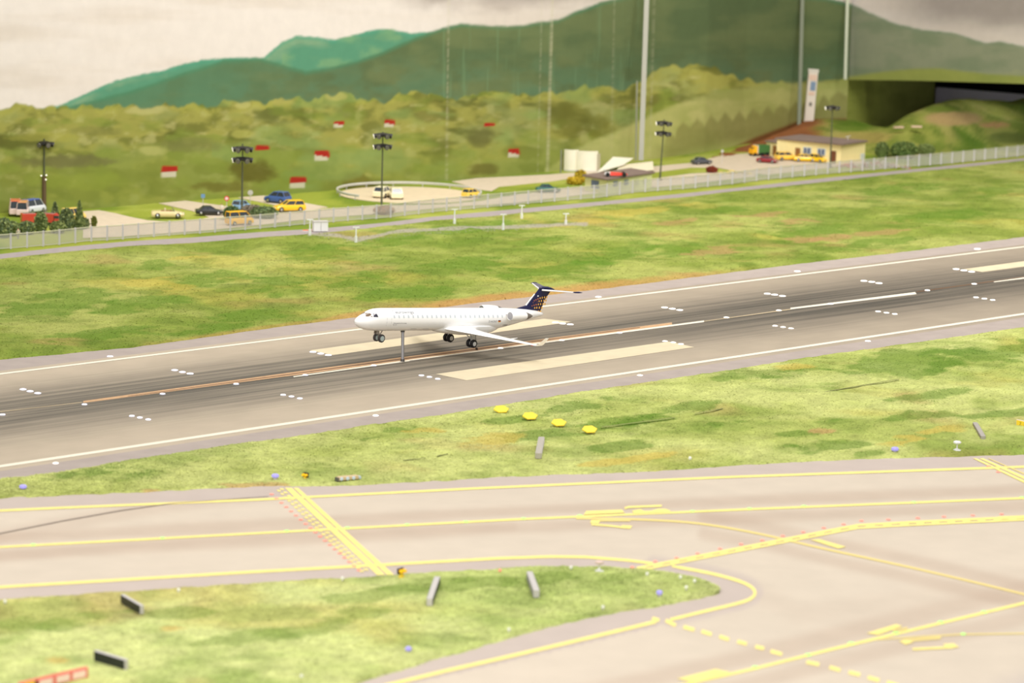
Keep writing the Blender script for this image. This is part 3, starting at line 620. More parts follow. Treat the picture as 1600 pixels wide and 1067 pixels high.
# pale joint strips on the backdrop
def strip_trim(n, x0, y0, x1, y1, wpx, dd, colr):
    """a slim upright batten on the backdrop, foot at (x1,y1)"""
    foot = G(x1, base_at(x1)); depth = (foot-CAM)@F_-dd; top = PD(x0, y0-30, depth); ft = PD(x1, y1, depth); wm = wpx*depth/FPX
    up = (top-ft); top2 = ft+up*1.9; s_ = np.array([wm/2, 0, 0]); d_ = np.array([0, wm*.5, 0]); m = MB()
    m.loft([[tuple(ft-s_-d_), tuple(ft+s_-d_), tuple(ft+s_+d_), tuple(ft-s_+d_)], [tuple(top2-s_-d_), tuple(top2+s_-d_), tuple(top2+s_+d_), tuple(top2-s_+d_)]])
    structure(m.build('trim_%d' % n, mat('trim%d' % n, colr, .6)))
strip_trim(1, 1011.5, 0, 1001.5, 250, 7.5, .12, (166, 164, 152))
strip_trim(2, 1254.5, 0, 1248, 212, 5.5, .09, (118, 124, 104))
strip_trim(3, 1325, 0, 1320.5, 124, 4.5, .09, (186, 190, 168))
strip_trim(4, 994.5, 215, 993.5, 250, 2.5, .05, (140, 140, 120)); 

# ================================================================== HILL by the tunnel
CR = [(1095, 251), (1130, 239), (1200, 216), (1255, 190), (1290, 186), (1330, 188), (1365, 197), (1387, 199), (1420, 179), (1460, 162), (1490, 156), (1515, 154), (1545, 157), (1580, 158), (1600, 153), (1760, 148)]
BS = [(1095, 253), (1200, 237), (1345, 236), (1380, 247), (1420, 246), (1600, 225), (1760, 209)]
xs = np.arange(1095, 2100, 6.); nv = 46; rowsP = []; rowsC = []
for v in np.linspace(0, 1.35, nv):
    row = []
    for x in xs:
        b = G(x, poly_y(BS, x)); D0 = (b-CAM)@F_; Dc = min(D0+.42, (Dn if x > 1322 else (G(x, base_at(x))-CAM)@F_)+(.25 if x > 1380 else -.03)); Dc = max(Dc, D0+.04)
        if v <= 1:
            yb, yc = poly_y(BS, x), poly_y(CR, x)-1.0*math.sin(x*.09); e = math.sin(v*math.pi/2)**1.15; P_ = PD(x, yb+(yc-yb)*e, D0+(Dc-D0)*v)
            P_[2] += (v1.f(np.array([P_[0]*14]), np.array([P_[1]*14]), 3)[0]-.5)*.022*math.sin(v*math.pi)
        else:
            P_ = PD(x, poly_y(CR, x), Dc); k = (v-1)/.35; P_ = P_+np.array([0, .10*k, 0]); P_[2] = P_[2]*(1-k*k)-.01*k
        if v == 0: P_[2] = -.003
        row.append(P_)
    rowsP.append(row)
P = np.array(rowsP).reshape(-1, 3); px, py = proj(P)
g1 = v1.f(P[:, 0]*8, P[:, 1]*8, 4); g2 = v2.f(P[:, 0]*22, P[:, 1]*22, 3); g3 = v3.f(P[:, 0]*11, P[:, 1]*11, 3)
R = lambda q: np.repeat(lina(q)[None], len(P), 0)
c = mix(R((138, 144, 66)), R((84, 110, 32)), sstep(.42, .62, g1)); c = mix(c, R((160, 146, 88)), sstep(.55, .75, g3)*.6); c = mix(c, R((72, 98, 26)), sstep(.50, .66, g2)*.6); c = mix(c, R((160, 162, 84)), sstep(.55, .7, 1-g2)*.4)
br = sstep(1300, 1262, px+30*(g2-.5)); c = mix(c, mix(R((124, 78, 46)), R((150, 96, 58)), g2), br)
for bx, by, rx, ry, q in [(1490, 185, 45, 12, (170, 140, 96)), (1555, 195, 25, 5, (176, 130, 88)), (1350, 215, 50, 10, (160, 144, 80)), (1470, 170, 30, 6, (96, 116, 36)), (1330, 198, 35, 8, (84, 112, 30)), (1580, 215, 40, 9, (90, 104, 44))]:
    d = ((px-bx)/rx)**2+((py-by)/ry)**2+(g2-.5); c = mix(c, R(q), (1-sstep(.5, 1.2, d))*.8)
structure(np_mesh('hill', P, grid_faces(nv, len(xs)), c, [M_TURF]))

# ================================================================== THE AIRLINER MODEL
WHITE = mat('jet_white', (250, 250, 250), .25, spec=.5, coat=.3)
NAVY = mat('jet_navy', (26, 26, 72), .35); GREYN = mat('tailplane_grey', (92, 90, 108), .4)
METAL = mat('bare_metal', (168, 166, 168), .3, metal=.9); DMETAL = mat('dark_metal', (92, 88, 86), .4, metal=.6)
RUB = mat('tyre_black', (26, 25, 28), .7); HUB = mat('hub_silver', (206, 206, 204), .35); GLASSD = mat('pane_dark', (46, 44, 60), .15, spec=.8)
PANE = mat('pane_pale', (200, 208, 216), .3); TXT = mat('lettering_grey', (128, 132, 140), .5); TXD = mat('lettering_dark', (60, 62, 74), .5)
PI_, BK = math.radians(5.0), math.radians(2.0)
ax0 = G(132, 629); ca = math.radians(43.6254); d2 = np.array([math.cos(ca), math.sin(ca), 0])
N0 = ax0+d2*.473; N0[2] = .0697
aft = RD*math.cos(PI_)+np.array([0, 0, -math.sin(PI_)]); up_ = np.array([0, 0, math.cos(PI_)])+RD*math.sin(PI_)
py_ = RN*math.cos(BK)-up_*math.sin(BK); pu_ = up_*math.cos(BK)+RN*math.sin(BK); fx_ = -aft
JM = Matrix(((fx_[0], py_[0], pu_[0], N0[0]), (fx_[1], py_[1], pu_[1], N0[1]), (fx_[2], py_[2], pu_[2], N0[2]), (0, 0, 0, 1)))
jet = bpy.data.objects.new('airliner', None); COL.objects.link(jet); jet.matrix_world = JM; jet.empty_display_size = .01
tag(jet, 'white twin-engine jet with navy and orange tail, held nose-up over the runway on metal rods', 'airplane')
def jl(s, y, z): return (-s/1000, y/1000, z/1000)
def jw(s, y, z): return np.array(JM @ Vector(jl(s, y, z)))
def jinv(x, y, t=0.0):
    s, z = 300., 0.
    for _ in range(12):
        p0 = np.array(proj(jw(s, t, z))); a = np.array(proj(jw(s+.1, t, z)))-p0; b = np.array(proj(jw(s, t, z+.1)))-p0
        r_ = np.linalg.solve(np.array([a, b]).T, np.array([x, y])-p0)*.1; s += r_[0]; z += r_[1]
    return s, z
PR = np.array([[0, -3.3, -3.7, .3], [1.2, -.6, -6.4, 3], [3, 1.2, -8.2, 5], [7, 3.9, -10.9, 8.2], [12, 6.4, -12.9, 10.8], [18, 9.2, -14.4, 12.8], [24, 12.3, -15.4, 14.3], [31, 14.8, -16, 15.5], [40, 16.2, -16.4, 16.2], [52, 16.6, -16.6, 16.6], [90, 16.6, -16.6, 16.6], [150, 16.6, -16.6, 16.6], [210, 16.6, -16.6, 16.6], [255, 16.6, -16.5, 16.6], [275, 16.5, -15.4, 16.4], [295, 16.3, -12.6, 15.6], [315, 15.8, -8.8, 13.8], [335, 15.0, -4.6, 11.2], [355, 13.6, -.4, 8.0], [370, 11.6, 2.6, 5.2], [378, 9.6, 4.2, 3.2], [382, 7.4, 5.6, .8]])
def cr(x, k):
    X, Y = PR[:, 0], PR[:, k]; i = int(np.clip(np.searchsorted(X, x)-1, 0, len(X)-2)); t = (x-X[i])/(X[i+1]-X[i])
    m0 = (Y[i+1]-Y[max(i-1, 0)])/(X[i+1]-X[max(i-1, 0)])*(X[i+1]-X[i]); m1 = (Y[min(i+2, len(Y)-1)]-Y[i])/(X[min(i+2, len(X)-1)]-X[i])*(X[i+1]-X[i])
    return (2*t**3-3*t**2+1)*Y[i]+(t**3-2*t**2+t)*m0+(-2*t**3+3*t**2)*Y[i+1]+(t**3-t**2)*m1
def fus(s, th, off=0.):
    tp, bt_, hw = cr(s, 1), cr(s, 2), cr(s, 3); zc, hz = (tp+bt_)/2, (tp-bt_)/2
    return jl(s, (hw+off)*math.sin(th), zc+(hz+off)*math.cos(th))
def th_at(s, z):
    tp, bt_ = cr(s, 1), cr(s, 2); return math.acos(max(-1, min(1, (z-(tp+bt_)/2)/((tp-bt_)/2))))
mb = MB(); ss = [0, .4, 1, 2, 3, 5, 7, 9.5, 12, 15, 18, 21, 24, 27, 31, 35, 40, 46, 52, 70, 110, 150, 190, 230, 245, 255, 265, 275, 285, 295, 305, 315, 325, 335, 345, 355, 362, 369, 374, 378, 380.5, 382]
mb.loft([[fus(s, 2*math.pi*k/40) for k in range(40)] for s in ss]); mb.build('fuselage', WHITE, jet, smooth=True)
def patch(name, m, s0, s1, z0, z1, side=1, off=.15, n=3, parent=jet, slant=0.0, slant1=None):
    b = MB(); slant1 = slant if slant1 is None else slant1
    rings = []
    for i in range(n+1):
        row = []
        for j in range(n+1):
            v = j/n; z = z0+(z1-z0)*v; s = (s0+slant*v)+((s1+slant1*v)-(s0+slant*v))*i/n; row.append(fus(s, side*th_at(s, z), off))
        rings.append(row)
    b.loft(rings, caps=False, closed=False); return b.build(name, m, parent, solid=False)
for side in (1, -1):
    for k in range(14): patch('cabin_window', PANE, 60+9.3*k, 62.8+9.3*k, 4.4, 8.4, side)
    for k in range(10): patch('cabin_window', PANE, 193+9.5*k, 195.8+9.5*k, 4.2, 8.2, side)
    patch('cockpit_side_window', GLASSD, 23.8, 31.2, 5.6, 10.0, side, slant=1.0, slant1=-1.0)
    patch('cockpit_windscreen', mat('pane_amber', (120, 98, 78), .15, spec=.8), 13.5, 22.4, 5.4, 9.8, side, slant=4.5, slant1=-.2)
    for a, b_ in ((47, 47.5), (55.5, 56)): patch('door_seam', mat('seam_grey', (196, 196, 198), .5), a, b_, -7, 9, side)
    for a, b_, c_ in ((100, 112, -12.6), (124, 136, -12.8)): patch('panel_seam', mat('seam_grey', (0, 0, 0)), a, b_, c_, c_+.7, side)
for k, (m, z) in enumerate(((mat('flag_black', (30, 24, 24)), -.6), (mat('flag_red', (196, 40, 36)), -1.6), (mat('flag_gold', (236, 190, 60)), -2.6))):
    patch('flag_stripe', m, 271.5, 277, z, z+1.0, 1)
def jet_text(txt, s0, z0, hmm, wmm, m, name):
    cu = bpy.data.curves.new('t', 'FONT'); cu.body = txt; cu.size = 1; o = bpy.data.objects.new('t', cu); COL.objects.link(o)
    bpy.context.view_layer.update(); me = bpy.data.meshes.new_from_object(o.evaluated_get(bpy.context.evaluated_depsgraph_get())); bpy.data.objects.remove(o)
    xs_ = [v.co.x for v in me.vertices]; x0, x1 = min(xs_), max(xs_); 
    for v in me.vertices:
        s = s0+(v.co.x-x0)/(x1-x0)*wmm; z = z0+v.co.y/.72*hmm; v.co = fus(s, th_at(s, z), .2)
    me.materials.append(m); q = bpy.data.objects.new(name, me); COL.objects.link(q); q.parent = jet; q.name = name; return q
jet_text('eurowings', 66, 10.4, 3.9, 36, TXT, 'title_lettering')
jet_text('Operated by Eurowings', 60, -3.6, 1.5, 26, TXD, 'small_lettering'); jet_text('for LH', 60, -5.9, 1.4, 7, TXD, 'small_lettering')
jet_text('D-ACNO', 252, -2.6, 3.0, 17, TXT, 'registration_lettering'); jet_text('CRJ900', 285, -8.6, 2.2, 11, TXD, 'small_lettering')
# little tag over the title
patch('title_mark', TXD, 61, 62.4, 13.4, 14.0, 1)
# belly fairing
fp = [(148, -15.5, 6), (156, -17.6, 10), (170, -20.2, 14), (187, -22.2, 16), (205, -23.4, 16.8), (235, -24, 16.8), (255, -23.2, 15.5), (270, -20.5, 12), (284, -16.4, 6)]
mb = MB(); mb.loft([[jl(s, hw*math.sin(t), -9+(zb+9)*math.cos(t) if False else (-9-(-9-zb)*max(0, math.cos(t))**.75+(2*min(0, math.cos(t)))*-1)) for t in [2*math.pi*k/24 for k in range(24)]] for s, zb, hw in fp])
mb.build('belly_fairing', WHITE, jet, smooth=True)
# wings with winglets
AF = [(1, 0), (.75, .32), (.45, .5), (.2, .46), (.05, .26), (0, 0), (.05, -.22), (.2, -.34), (.5, -.30), (.8, -.12)]
for side, nm in ((1, 'wing'), (-1, 'wing')):
    sec = [(8, 162, 64, -12.5, 8), (16, 169, 58, -13, 7), (40, 186, 42, -14.2, 4.6), (80, 212, 27, -16.4, 3.2), (120, 238.5, 17, -18.6, 2.0), (127, 243, 14.5, -18.9, 1.7)]
    mb = MB(); mb.loft([[jl(le+u*ch, side*y, z+v*th) for u, v in AF] for y, le, ch, z, th in sec]); wing = mb.build(nm, WHITE, jet, smooth=True)
    mb = MB(); mb.loft([[jl(le+u*ch, side*(y-v*th*.6), z+v*th*.3) for u, v in AF] for y, le, ch, z, th in [(126.5, 242.8, 14.5, -18.9, 1.7), (129.5, 245.5, 12, -17, 1.5), (137.5, 251, 7.5, -6.5, 1.1)]]); mb.build('winglet', WHITE, wing, smooth=True)
    MB().lathe([(0, -.9), (.9, -.3), (.9, .5), (0, 1)] and [(0, -.0009), (.0009, -.0003), (.0009, .0005), (0, .001)], jl(241, side*122, -19.6), 8).build('navigation_light', mat('nav_red', (214, 70, 60), .3), wing)
    for y in (46, 74):   # flap track fairings
        le = 168+(y-14)*.664; MB().tube([jl(le+22, side*y, -17.4), jl(le+34, side*y, -18.6), jl(le+50, side*y, -16.6)], [.0005, .0013, .0003], 8).build('flap_fairing', WHITE, wing, smooth=True)
    # engine
    n_ = [(281, 5.6), (280.4, 6.1), (281, 6.5), (284, 7.0), (292, 7.2), (302, 6.8), (311, 5.7), (314, 5.2)]
    mb = MB(); mb.lathe([(r/1000, -s/1000) for s, r in [(287, 5.3)]+n_], (0, side*.031, .009), 24, 'X'); eng = mb.build('engine_nacelle', WHITE, jet, smooth=True)
    MB().lathe([(r/1000, -s/1000) for s, r in [(288.5, 5.5), (282.2, 5.55), (280.9, 5.75)]], (0, side*.031, .009), 24, 'X').build('inlet_lining', METAL, eng, smooth=True, solid=False)
    MB().lathe([(0, -.2836), (.0013, -.2858), (.0052, -.2872), (.0052, -.288)], (0, side*.031, .009), 24, 'X').build('fan', DMETAL, eng, smooth=True)
    MB().lathe([(.0056, -.3125), (.0052, -.316), (.0028, -.3235), (0, -.3290)], (0, side*.031, .009), 20, 'X').build('exhaust_cone', mat('cone_grey', (132, 124, 116), .45, metal=.5), eng, smooth=True)
    mb = MB(); mb.loft([[jl(288+u*22, side*y, z+v*3.4) for u, v in AF] for y, z in ((13, 9.5), (25, 9.3))]); mb.build('engine_pylon', WHITE, jet, smooth=True)
    # tailplane
    mb = MB(); mb.loft([[jl(le+u*ch, side*y, z+v*th) for u, v in AF] for y, le, ch, z, th in [(1, 371, 27, 43.8, 2.6), (25, 384.5, 18.5, 45.6, 1.9), (45, 396.5, 12.5, 47.2, 1.3)]]); tp = mb.build('tailplane', GREYN, jet, smooth=True)
    mb = MB(); mb.tube([jl(371.6, side*2, 43.9), jl(384.8, side*25, 45.5), jl(396.4, side*44.6, 47.1)], [.0013, .0011, .0009], 8); mb.build('leading_edge', WHITE, tp, smooth=True)
    mb = MB(); mb.tube([jl(394.5, side*45.3, 47.1), jl(398, side*46.5, 47.2), jl(404, side*48.3, 47.4), jl(411, side*49, 47.4)], [.0004, .0011, .0012, .0003], 8); mb.build('tip_cap', NAVY, tp, smooth=True)
    # landing gear
    mb = MB(); mb.tube([jl(209, side*24, -15), jl(213, side*25, -31)], .0014, 10); mb.tube([jl(200, side*20, -16), jl(212, side*25, -27)], .0008, 8); mb.tube([jl(213, side*20, -32.2), jl(213, side*30, -32.2)], .0012, 8); mb.box(jl(213, side*28, -23), (.006, .0008, .008))
    g = mb.build('main_gear', HUB, jet)
    for y in (21, 29):
        wh = MB().lathe([(.003, -.0024), (.0052, -.0026), (.0062, -.0014), (.0062, .0014), (.0052, .0026), (.003, .0024)], jl(213, side*y, -32.4), 24, 'Y').build('wheel', RUB, g, smooth=True)
        MB().lathe([(.0012, -.003), (.0033, -.0026), (.0033, .0026), (.0012, .003)], jl(213, side*y, -32.4), 20, 'Y').build('hub', HUB, wh)
mb = MB(); mb.tube([jl(47, 0, -14), jl(50, 0, -27)], .0012, 10); mb.tube([jl(56, 0, -15), jl(50.5, 0, -23)], .0007, 8); mb.tube([jl(50, -6, -27), jl(50, 6, -27)], .0010, 8); mb.box(jl(44, 2.6, -18.8), (.005, .0006, .005)); mb.box(jl(44, -2.6, -18.8), (.005, .0006, .005))
g = mb.build('nose_gear', mat('gear_grey', (150, 140, 130), .4), jet)
for y in (-5.2, 5.2):
    wh = MB().lathe([(.003, -.002), (.005, -.0022), (.0060, -.0012), (.0060, .0012), (.005, .0022), (.003, .002)], jl(50, y, -27), 24, 'Y').build('wheel', mat('tyre_grey', (64, 60, 60), .6), g, smooth=True)
    MB().lathe([(.001, -.0026), (.0038, -.0022), (.0038, .0022), (.001, .0026)], jl(50, y, -27), 20, 'Y').build('hub', mat('hub_green', (176, 190, 188), .35), wh)
# fin: skin, pale leading edge, dots
def finsec(z, le, te, th): return [jl(le+u*(te-le), v*th, z) for u, v in AF]
mb = MB(); mb.loft([finsec(*q) for q in [(8, 334, 373, 5.5), (16, 338, 377, 5.0), (20, 343, 379, 4.4), (30, 352, 383, 3.8), (40, 361.5, 391, 3.2), (45.5, 366.5, 397, 3.0)]])
mb.loft([[jl(s, r*1.25*math.sin(t), z+r*math.cos(t)) for t in [2*math.pi*k/12 for k in range(12)]] for s, r, z in [(366.5, .3, 45.5), (368.5, 1.7, 46.2), (375, 2.6, 46.7), (384, 2.7, 46.4), (393, 2.0, 45.4), (400, .5, 44.6)]])
mb.loft([[jl(s, 1.3*w_*math.sin(t), z+h_*math.cos(t)) for t in [2*math.pi*k/12 for k in range(12)]] for s, w_, h_, z in [(323, .3, .8, 14.8), (328, 1.2, 2.0, 15), (336, 1.6, 3.6, 15.2), (346, 1.5, 5.6, 15.5)]])
fin = mb.build('tail_fin', NAVY, jet, smooth=True)
mb = MB(); mb.tube([jl(342.6, 0, 20), jl(351.6, 0, 30), jl(358.6, 0, 37.5)], [.0011, .0010, .0009], 8); mb.build('leading_edge', WHITE, fin, smooth=True)
DOT = [[(845, 337), (805, 337), (765, 343), (728, 351), (690, 365), (655, 380), (622, 396)], [(830, 392), (795, 396), (750, 400), (710, 405), (672, 413), (638, 424), (603, 436)], [(810, 452), (777, 455), (733, 457), (692, 461), (653, 467), (617, 476), (580, 488)], [(756, 520), (710, 520), (665, 521), (627, 525), (590, 532), (553, 541), (526, 551)], [(730, 590), (693, 590), (650, 590), (610, 584)]]
for side in (1, -1):
    mb = MB()
    for r in DOT:
        for i, (a, b_) in enumerate(r):
            s, z = jinv(780+a/11.43, 435+b_/11.43, 1.5*1); k = 1-.09*i; yy = side*(1.5+.45*(1-abs((s-355)/30)))
            y_ = side*2.35 if z < 24 else side*1.95
            mb.add([jl(s+1.75*k*math.cos(t)*.85, y_, z+2.1*k*math.sin(t)) for t in [2*math.pi*q/8 for q in range(8)]], [list(range(8))], 0 if i < 4 else 1)
    mb.build('tail_dots', [mat('dot_yellow', (250, 190, 84), .5), mat('dot_orange', (240, 136, 70), .5)], fin, solid=False)
    s, z = jinv(840.4, 462.4, 1.5); MB().box(jl(s, side*1.9, z), (.0026, .0003, .0018)).build('tail_emblem', WHITE, fin)
# the two carrier rods, upright from the slot
for nm, (fx, fy), (s, z), r in (('support_rod', (629, 565.5), (95, -16), .0023), ('support_rod', (745, 547), (242, -23), .0013)):
    top = jw(s, 0, z); ft = G(fx, fy); t0 = top[2]; inv = JM.inverted(); q = lambda zz: tuple(inv @ Vector((top[0]+(ft[0]-top[0])*(1-zz/t0), top[1]+(ft[1]-top[1])*(1-zz/t0), zz)))
    rod = MB().tube([q(.0005), q(t0)], r, 14).build(nm, METAL, jet, smooth=True)
    MB().tube([q(.0008), q(.004)], r*1.35, 14).build('collar', DMETAL, rod, smooth=True); MB().tube([q(t0-.003), q(t0-.0005)], r*1.35, 14).build('collar', DMETAL, rod, smooth=True)

# ================================================================== LIGHTS SET IN THE PAVING
LW = mat('lamp_white', (255, 252, 246), .3, emit=1.2); LB = mat('lamp_bluewhite', (232, 234, 255), .3, emit=1.0)
LG = mat('lamp_green', (170, 240, 120), .3, emit=.5); LR = mat('lamp_red', (250, 150, 132), .3, emit=.3); LP = mat('lamp_violet', (156, 148, 226), .3, emit=.35)
LRIM = mat('lamp_rim', (206, 200, 190), .5)
def flush_light(x, y, wpx, m, label, cat, group, z=.0005, proto={}):
    r = wpx/2*mpp(x, y); key = (m.name, round(r, 4)); p = G(x, y)
    if key not in proto:
        proto[key] = MB().lathe([(r, 0), (r, .0005), (r*.8, .0009), (0, .0011)], (0, 0, 0), 14).build('runway_light' if 'runway' in group else 'taxiway_light', m, smooth=True); o = proto[key]
    else: o = proto[key].copy(); COL.objects.link(o)
    o.location = (p[0], p[1], z); return tag(o, label, cat, group)
tri_far = [((36, 609), (47, 612), (59, 615)), ((273, 579), (285, 582), (297, 584.5)), ((489, 550.5), (501, 553), (513, 555.5)), ((690, 0),)*0 or ((717, 0),)*0, ((868, 504.5), (879, 506), (891, 507.5)), ((1038.5, 481), (1050.5, 483), (1062, 485)), ((1199, 459.5), (1210.5, 461), (1222.5, 463)), ((1350, 439.5), (1362, 441), (1373.5, 443)), ((1494, 421), (1506, 423), (1518, 425))]
wh_far = ['at the left edge of the photo', 'second from the left edge', 'at the tip of the far cream bar', 'under the jet', 'just behind the jet tail', 'right of the jet tail', 'midway between jet and right edge', 'left of the last trio', 'at the start of the right cream bar']
for tr, wh in zip(tri_far, wh_far):
    for (x, y), pos in zip(tr, ('far', 'middle', 'near')): flush_light(x, y, 10.5, LB if x < 560 else LW, '%s light of the far-side white trio %s' % (pos, wh), 'runway light', 'far row of runway touchdown lights')
tri_near = [((206, 651), (218.5, 653.5), (231.5, 656.5)), ((442.5, 618), (455.5, 620.5), (468.5, 623.5)), ((658.5, 587.5), (671, 590), (684, 593)), ((860, 562), (873, 564), (885, 566.5))[:0], ((1039, 534), (1052, 536), (1064, 538.5)), ((1211, 510), (1223.5, 512), (1236, 514)), ((1372, 487.5), (1385, 489.5), (1398, 491.5)), ((1525, 465.5), (1538, 467.5), (1551, 469.5))]
wh_near = ['nearest the left edge', 'left of the front rod', 'at the tip of the near cream bar', '', 'on the right end of the near cream bar', 'first right of the near cream bar', 'second right of the near cream bar', 'nearest the right edge']
for tr, wh in zip(tri_near, wh_near):
    for (x, y), pos in zip(tr, ('far', 'middle', 'near')): flush_light(x, y, 8.5, LB if x < 700 else LW, '%s light of the near-side white trio %s' % (pos, wh), 'runway light', 'near row of runway touchdown lights', .0008)
cen = [(4, 649), (132, 633), (254, 616.5), (369, 601), (477, 587), (584, 572), (782, 545), (878, 532.5), (1050, 510.5) if 0 else (968, 521), (1135, 497), (1217, 486), (1298, 475.5), (1449, 454.5), (1522, 444.5)]
for i, (x, y) in enumerate(cen):
    wh = ['cut by the left edge', 'at the left end of the orange slot', 'third from the left edge', 'fourth from the left edge', 'at the left end of the white dash', 'just left of the front rod', 'just right of the rear rod', 'below the jet winglet', 'midway from winglet to the slot end', 'just past the right end of the slot', 'left of the second white dash', 'on the second white dash', 'right of the second white dash', 'nearest the right edge'][i]
    flush_light(x, y, 8.5, LB if x < 700 else LW, 'small white runway centre line light %s' % wh, 'runway light', 'runway centre line lights', .0009)
for (x, y), wh in zip([(172, 557.5), (935, 464.5), (1246, 424.5), (1527, 389.5)], ['on the left below the slope', 'behind the jet tail', 'right of the middle', 'near the right edge']): flush_light(x, y, 10, LB if x < 700 else LW, 'white light on the far runway shoulder %s' % wh, 'runway light', 'far runway edge lights')
for (x, y), wh in zip([(87, 724.5), (587, 650), (1000, 587), (1356, 533.5)], ['nearest the left edge', 'left of the yellow hexagons', 'right of the near cream bar', 'nearest the right edge']): flush_light(x, y, 9, LW, 'white light on the near runway shoulder %s' % wh, 'runway light', 'near runway edge lights')
gre = [(52, 852, 'nearest the left edge'), (254, 841.5, 'second from the left edge'), (448, 830.5, 'just left of the yellow crossing bars'), (543, 825.5, 'just right of the yellow crossing bars'), (636, 820.5, 'above the yellow and black guard lamp'), (728, 816, 'straight above the two leaning panels'), (818, 811, 'below the leaning grass post'), (906, 806.5, 'left of the painted block'), (1082, 799.5, 'just right of the painted block'), (1171, 795.5, 'second right of the painted block'), (1256, 791.5, 'right of the middle'), (1428, 785.5, 'second from the right edge'), (1597, 778, 'cut by the right edge')]
for x, y, wh in gre: flush_light(x, y, 8.5, LG, 'pale green light on the long yellow taxiway line, %s' % wh, 'taxiway light', 'green lights on the upper taxiway line')
for x, y, wh in [(1180, 1043.5, 'lowest'), (1263, 1024, 'second from the bottom'), (1330, 1006, 'third from the bottom'), (1400, 990, 'beside the painted block'), (1470, 973, 'second from the right edge'), (1538, 957, 'nearest the right edge')]: flush_light(x, y, 10, LG, 'pale green light on the slanting lower-right taxiway line, %s' % wh, 'taxiway light', 'green lights on the lower taxiway line')
flush_light(1505, 991.5, 8, LG, 'single green light on the thin branch line at lower right', 'taxiway light', 'green light on the branch taxiway line')
for i in range(19):
    t = (i+.6)/19.4; x = 420+(567-420)*t; y = 769+(897-769)*t
    flush_light(x, y, 6.5, LR, 'small red light in the row left of the yellow crossing bars', 'taxiway light', 'red stop lights by the slanting crossing bars')
for x, y in [(988, 887), (1024, 878), (1057, 872.5), (1090, 865.5), (1125, 858), (1158, 851), (1191, 845), (1223, 838), (1255, 832), (1287, 825.5), (1318, 820), (1346, 814.5), (1388, 812.5), (1434, 810), (1475, 808), (1520, 806), (1565, 804)]:
    flush_light(x, y, 6.5, LR, 'small red light in the row above the double yellow line', 'taxiway light', 'red stop lights along the double yellow line')
for x, y, wh in ((1545, 729, 'upper'), (1560, 738, 'lower')): flush_light(x, y, 7, LR, '%s small red light beside the yellow bars in the right corner' % wh, 'taxiway light', 'red lights at the right crossing bars')

# ================================================================== FURNITURE OF THE TURF STRIPS
GREY = mat('panel_grey', (150, 148, 146), .6); GREYL = mat('panel_light', (196, 192, 188), .6); BLK = mat('panel_black', (28, 32, 34), .45); YEL = mat('sign_yellow', (248, 214, 60), .5); DST = mat('stem_dark', (92, 92, 84), .6)
WHT = mat('plain_white', (232, 232, 230), .5)
def gz(x, y): p = G(x, y); return (p[0], p[1], .0018)
for i, ((x, y), wh) in enumerate(zip([(783, 640), (828, 650.5), (873, 661), (921, 671.5)], ['farthest from the camera', 'second from the far end', 'third from the far end', 'nearest the camera'])):
    k = mpp(x, y+8); p = G(x, y+8); t = thing('hexagon_marker', 'yellow hexagonal marker on short stem, %s of the four' % wh, 'marker', (p[0], p[1], .0015), .10, 'yellow hexagon markers in the grass')
    H = 7.5*k; R6 = 12.3*k; tl = Matrix.Translation((0, 0, H)) @ Matrix.Rotation(math.radians(19), 4, 'X')
    mb = MB(); mb.M = tl; mb.prism([(R6*math.cos(a), R6*.95*math.sin(a)) for a in [math.pi/3*q+.12 for q in range(6)]], -.0011, .0004); mb.build('hexagon_plate', YEL, t, bevel=.0002)
    MB().tube([(0, 0, 0), (0, 0, H-.0006)], .0016, 10).build('stem', DST, t); MB().lathe([(.0034, 0), (.0034, .0007), (0, .0009)], (0, 0, 0), 12).build('foot', DST, t)
def panel_sign(x0, y0, x1, y1, hpx, tpx, label, face, back, name='sign_panel', legs=True, cat='sign', group=None, text=None, body=None):
    a = G(x0, y0); b = G(x1, y1); k = mpp((x0+x1)/2, (y0+y1)/2); L = float(np.linalg.norm(b-a)); rz = math.atan2(b[1]-a[1], b[0]-a[0]); c = (a+b)/2
    t = thing(name, label, cat, (c[0], c[1], .0015), rz, group); h = hpx*k; th = tpx*k; lift = h*.16
    MB().box((0, 0, lift+h/2), (L, th, h)).build('housing', body or GREYL, t, bevel=.0004)
    MB().box((0, -th/2-.0002, lift+h/2), (L*.96, .0004, h*.86)).build('face', face, t); MB().box((0, th/2+.0002, lift+h/2), (L*.96, .0004, h*.86)).build('rear_face', back, t)
    for sx in (-.32, .32): MB().box((sx*L, 0, lift/2), (.003, th*.6, lift+.001)).build('leg', DST, t)
    return t, L, h, th, lift
panel_sign(191, 946, 222, 964, 14, 6, 'black-faced sign panel with grey end, the farther of two on the left island', BLK, BLK, group='black sign panels on the grass island')
panel_sign(149, 1037, 198, 1052, 17, 7, 'black-faced sign panel with grey end, nearest the red sign', BLK, BLK, group='black sign panels on the grass island')
panel_sign(683, 916, 671, 951, 12, 9, 'grey sign panel seen end-on, right of the yellow guard lamp on the island', mat('panel_mid', (128, 128, 124), .6), BLK)
panel_sign(827, 908, 838, 938, 12, 9, 'grey sign panel seen end-on, rightmost of the panels on the island', GREY, GREY)
panel_sign(846, 694, 841, 720, 9, 9, 'pale grey sign panel seen end-on in the grass below the yellow hexagons', GREYL, GREYL, body=mat('panel_warm', (178, 172, 160), .6))
panel_sign(1523, 669, 1536, 691, 7, 7, 'grey sign panel seen end-on near the right edge, above the white lamp', mat('panel_taupe', (140, 130, 116), .6), GREY, body=mat('panel_taupe2', (170, 164, 156), .6))
t, L, h, th, lf = panel_sign(1588, 668, 1640, 680, 10, 3, 'yellow sign panel with dark lettering cut off by the right edge', YEL, BLK, body=mat('panel_cream', (220, 210, 190), .6))
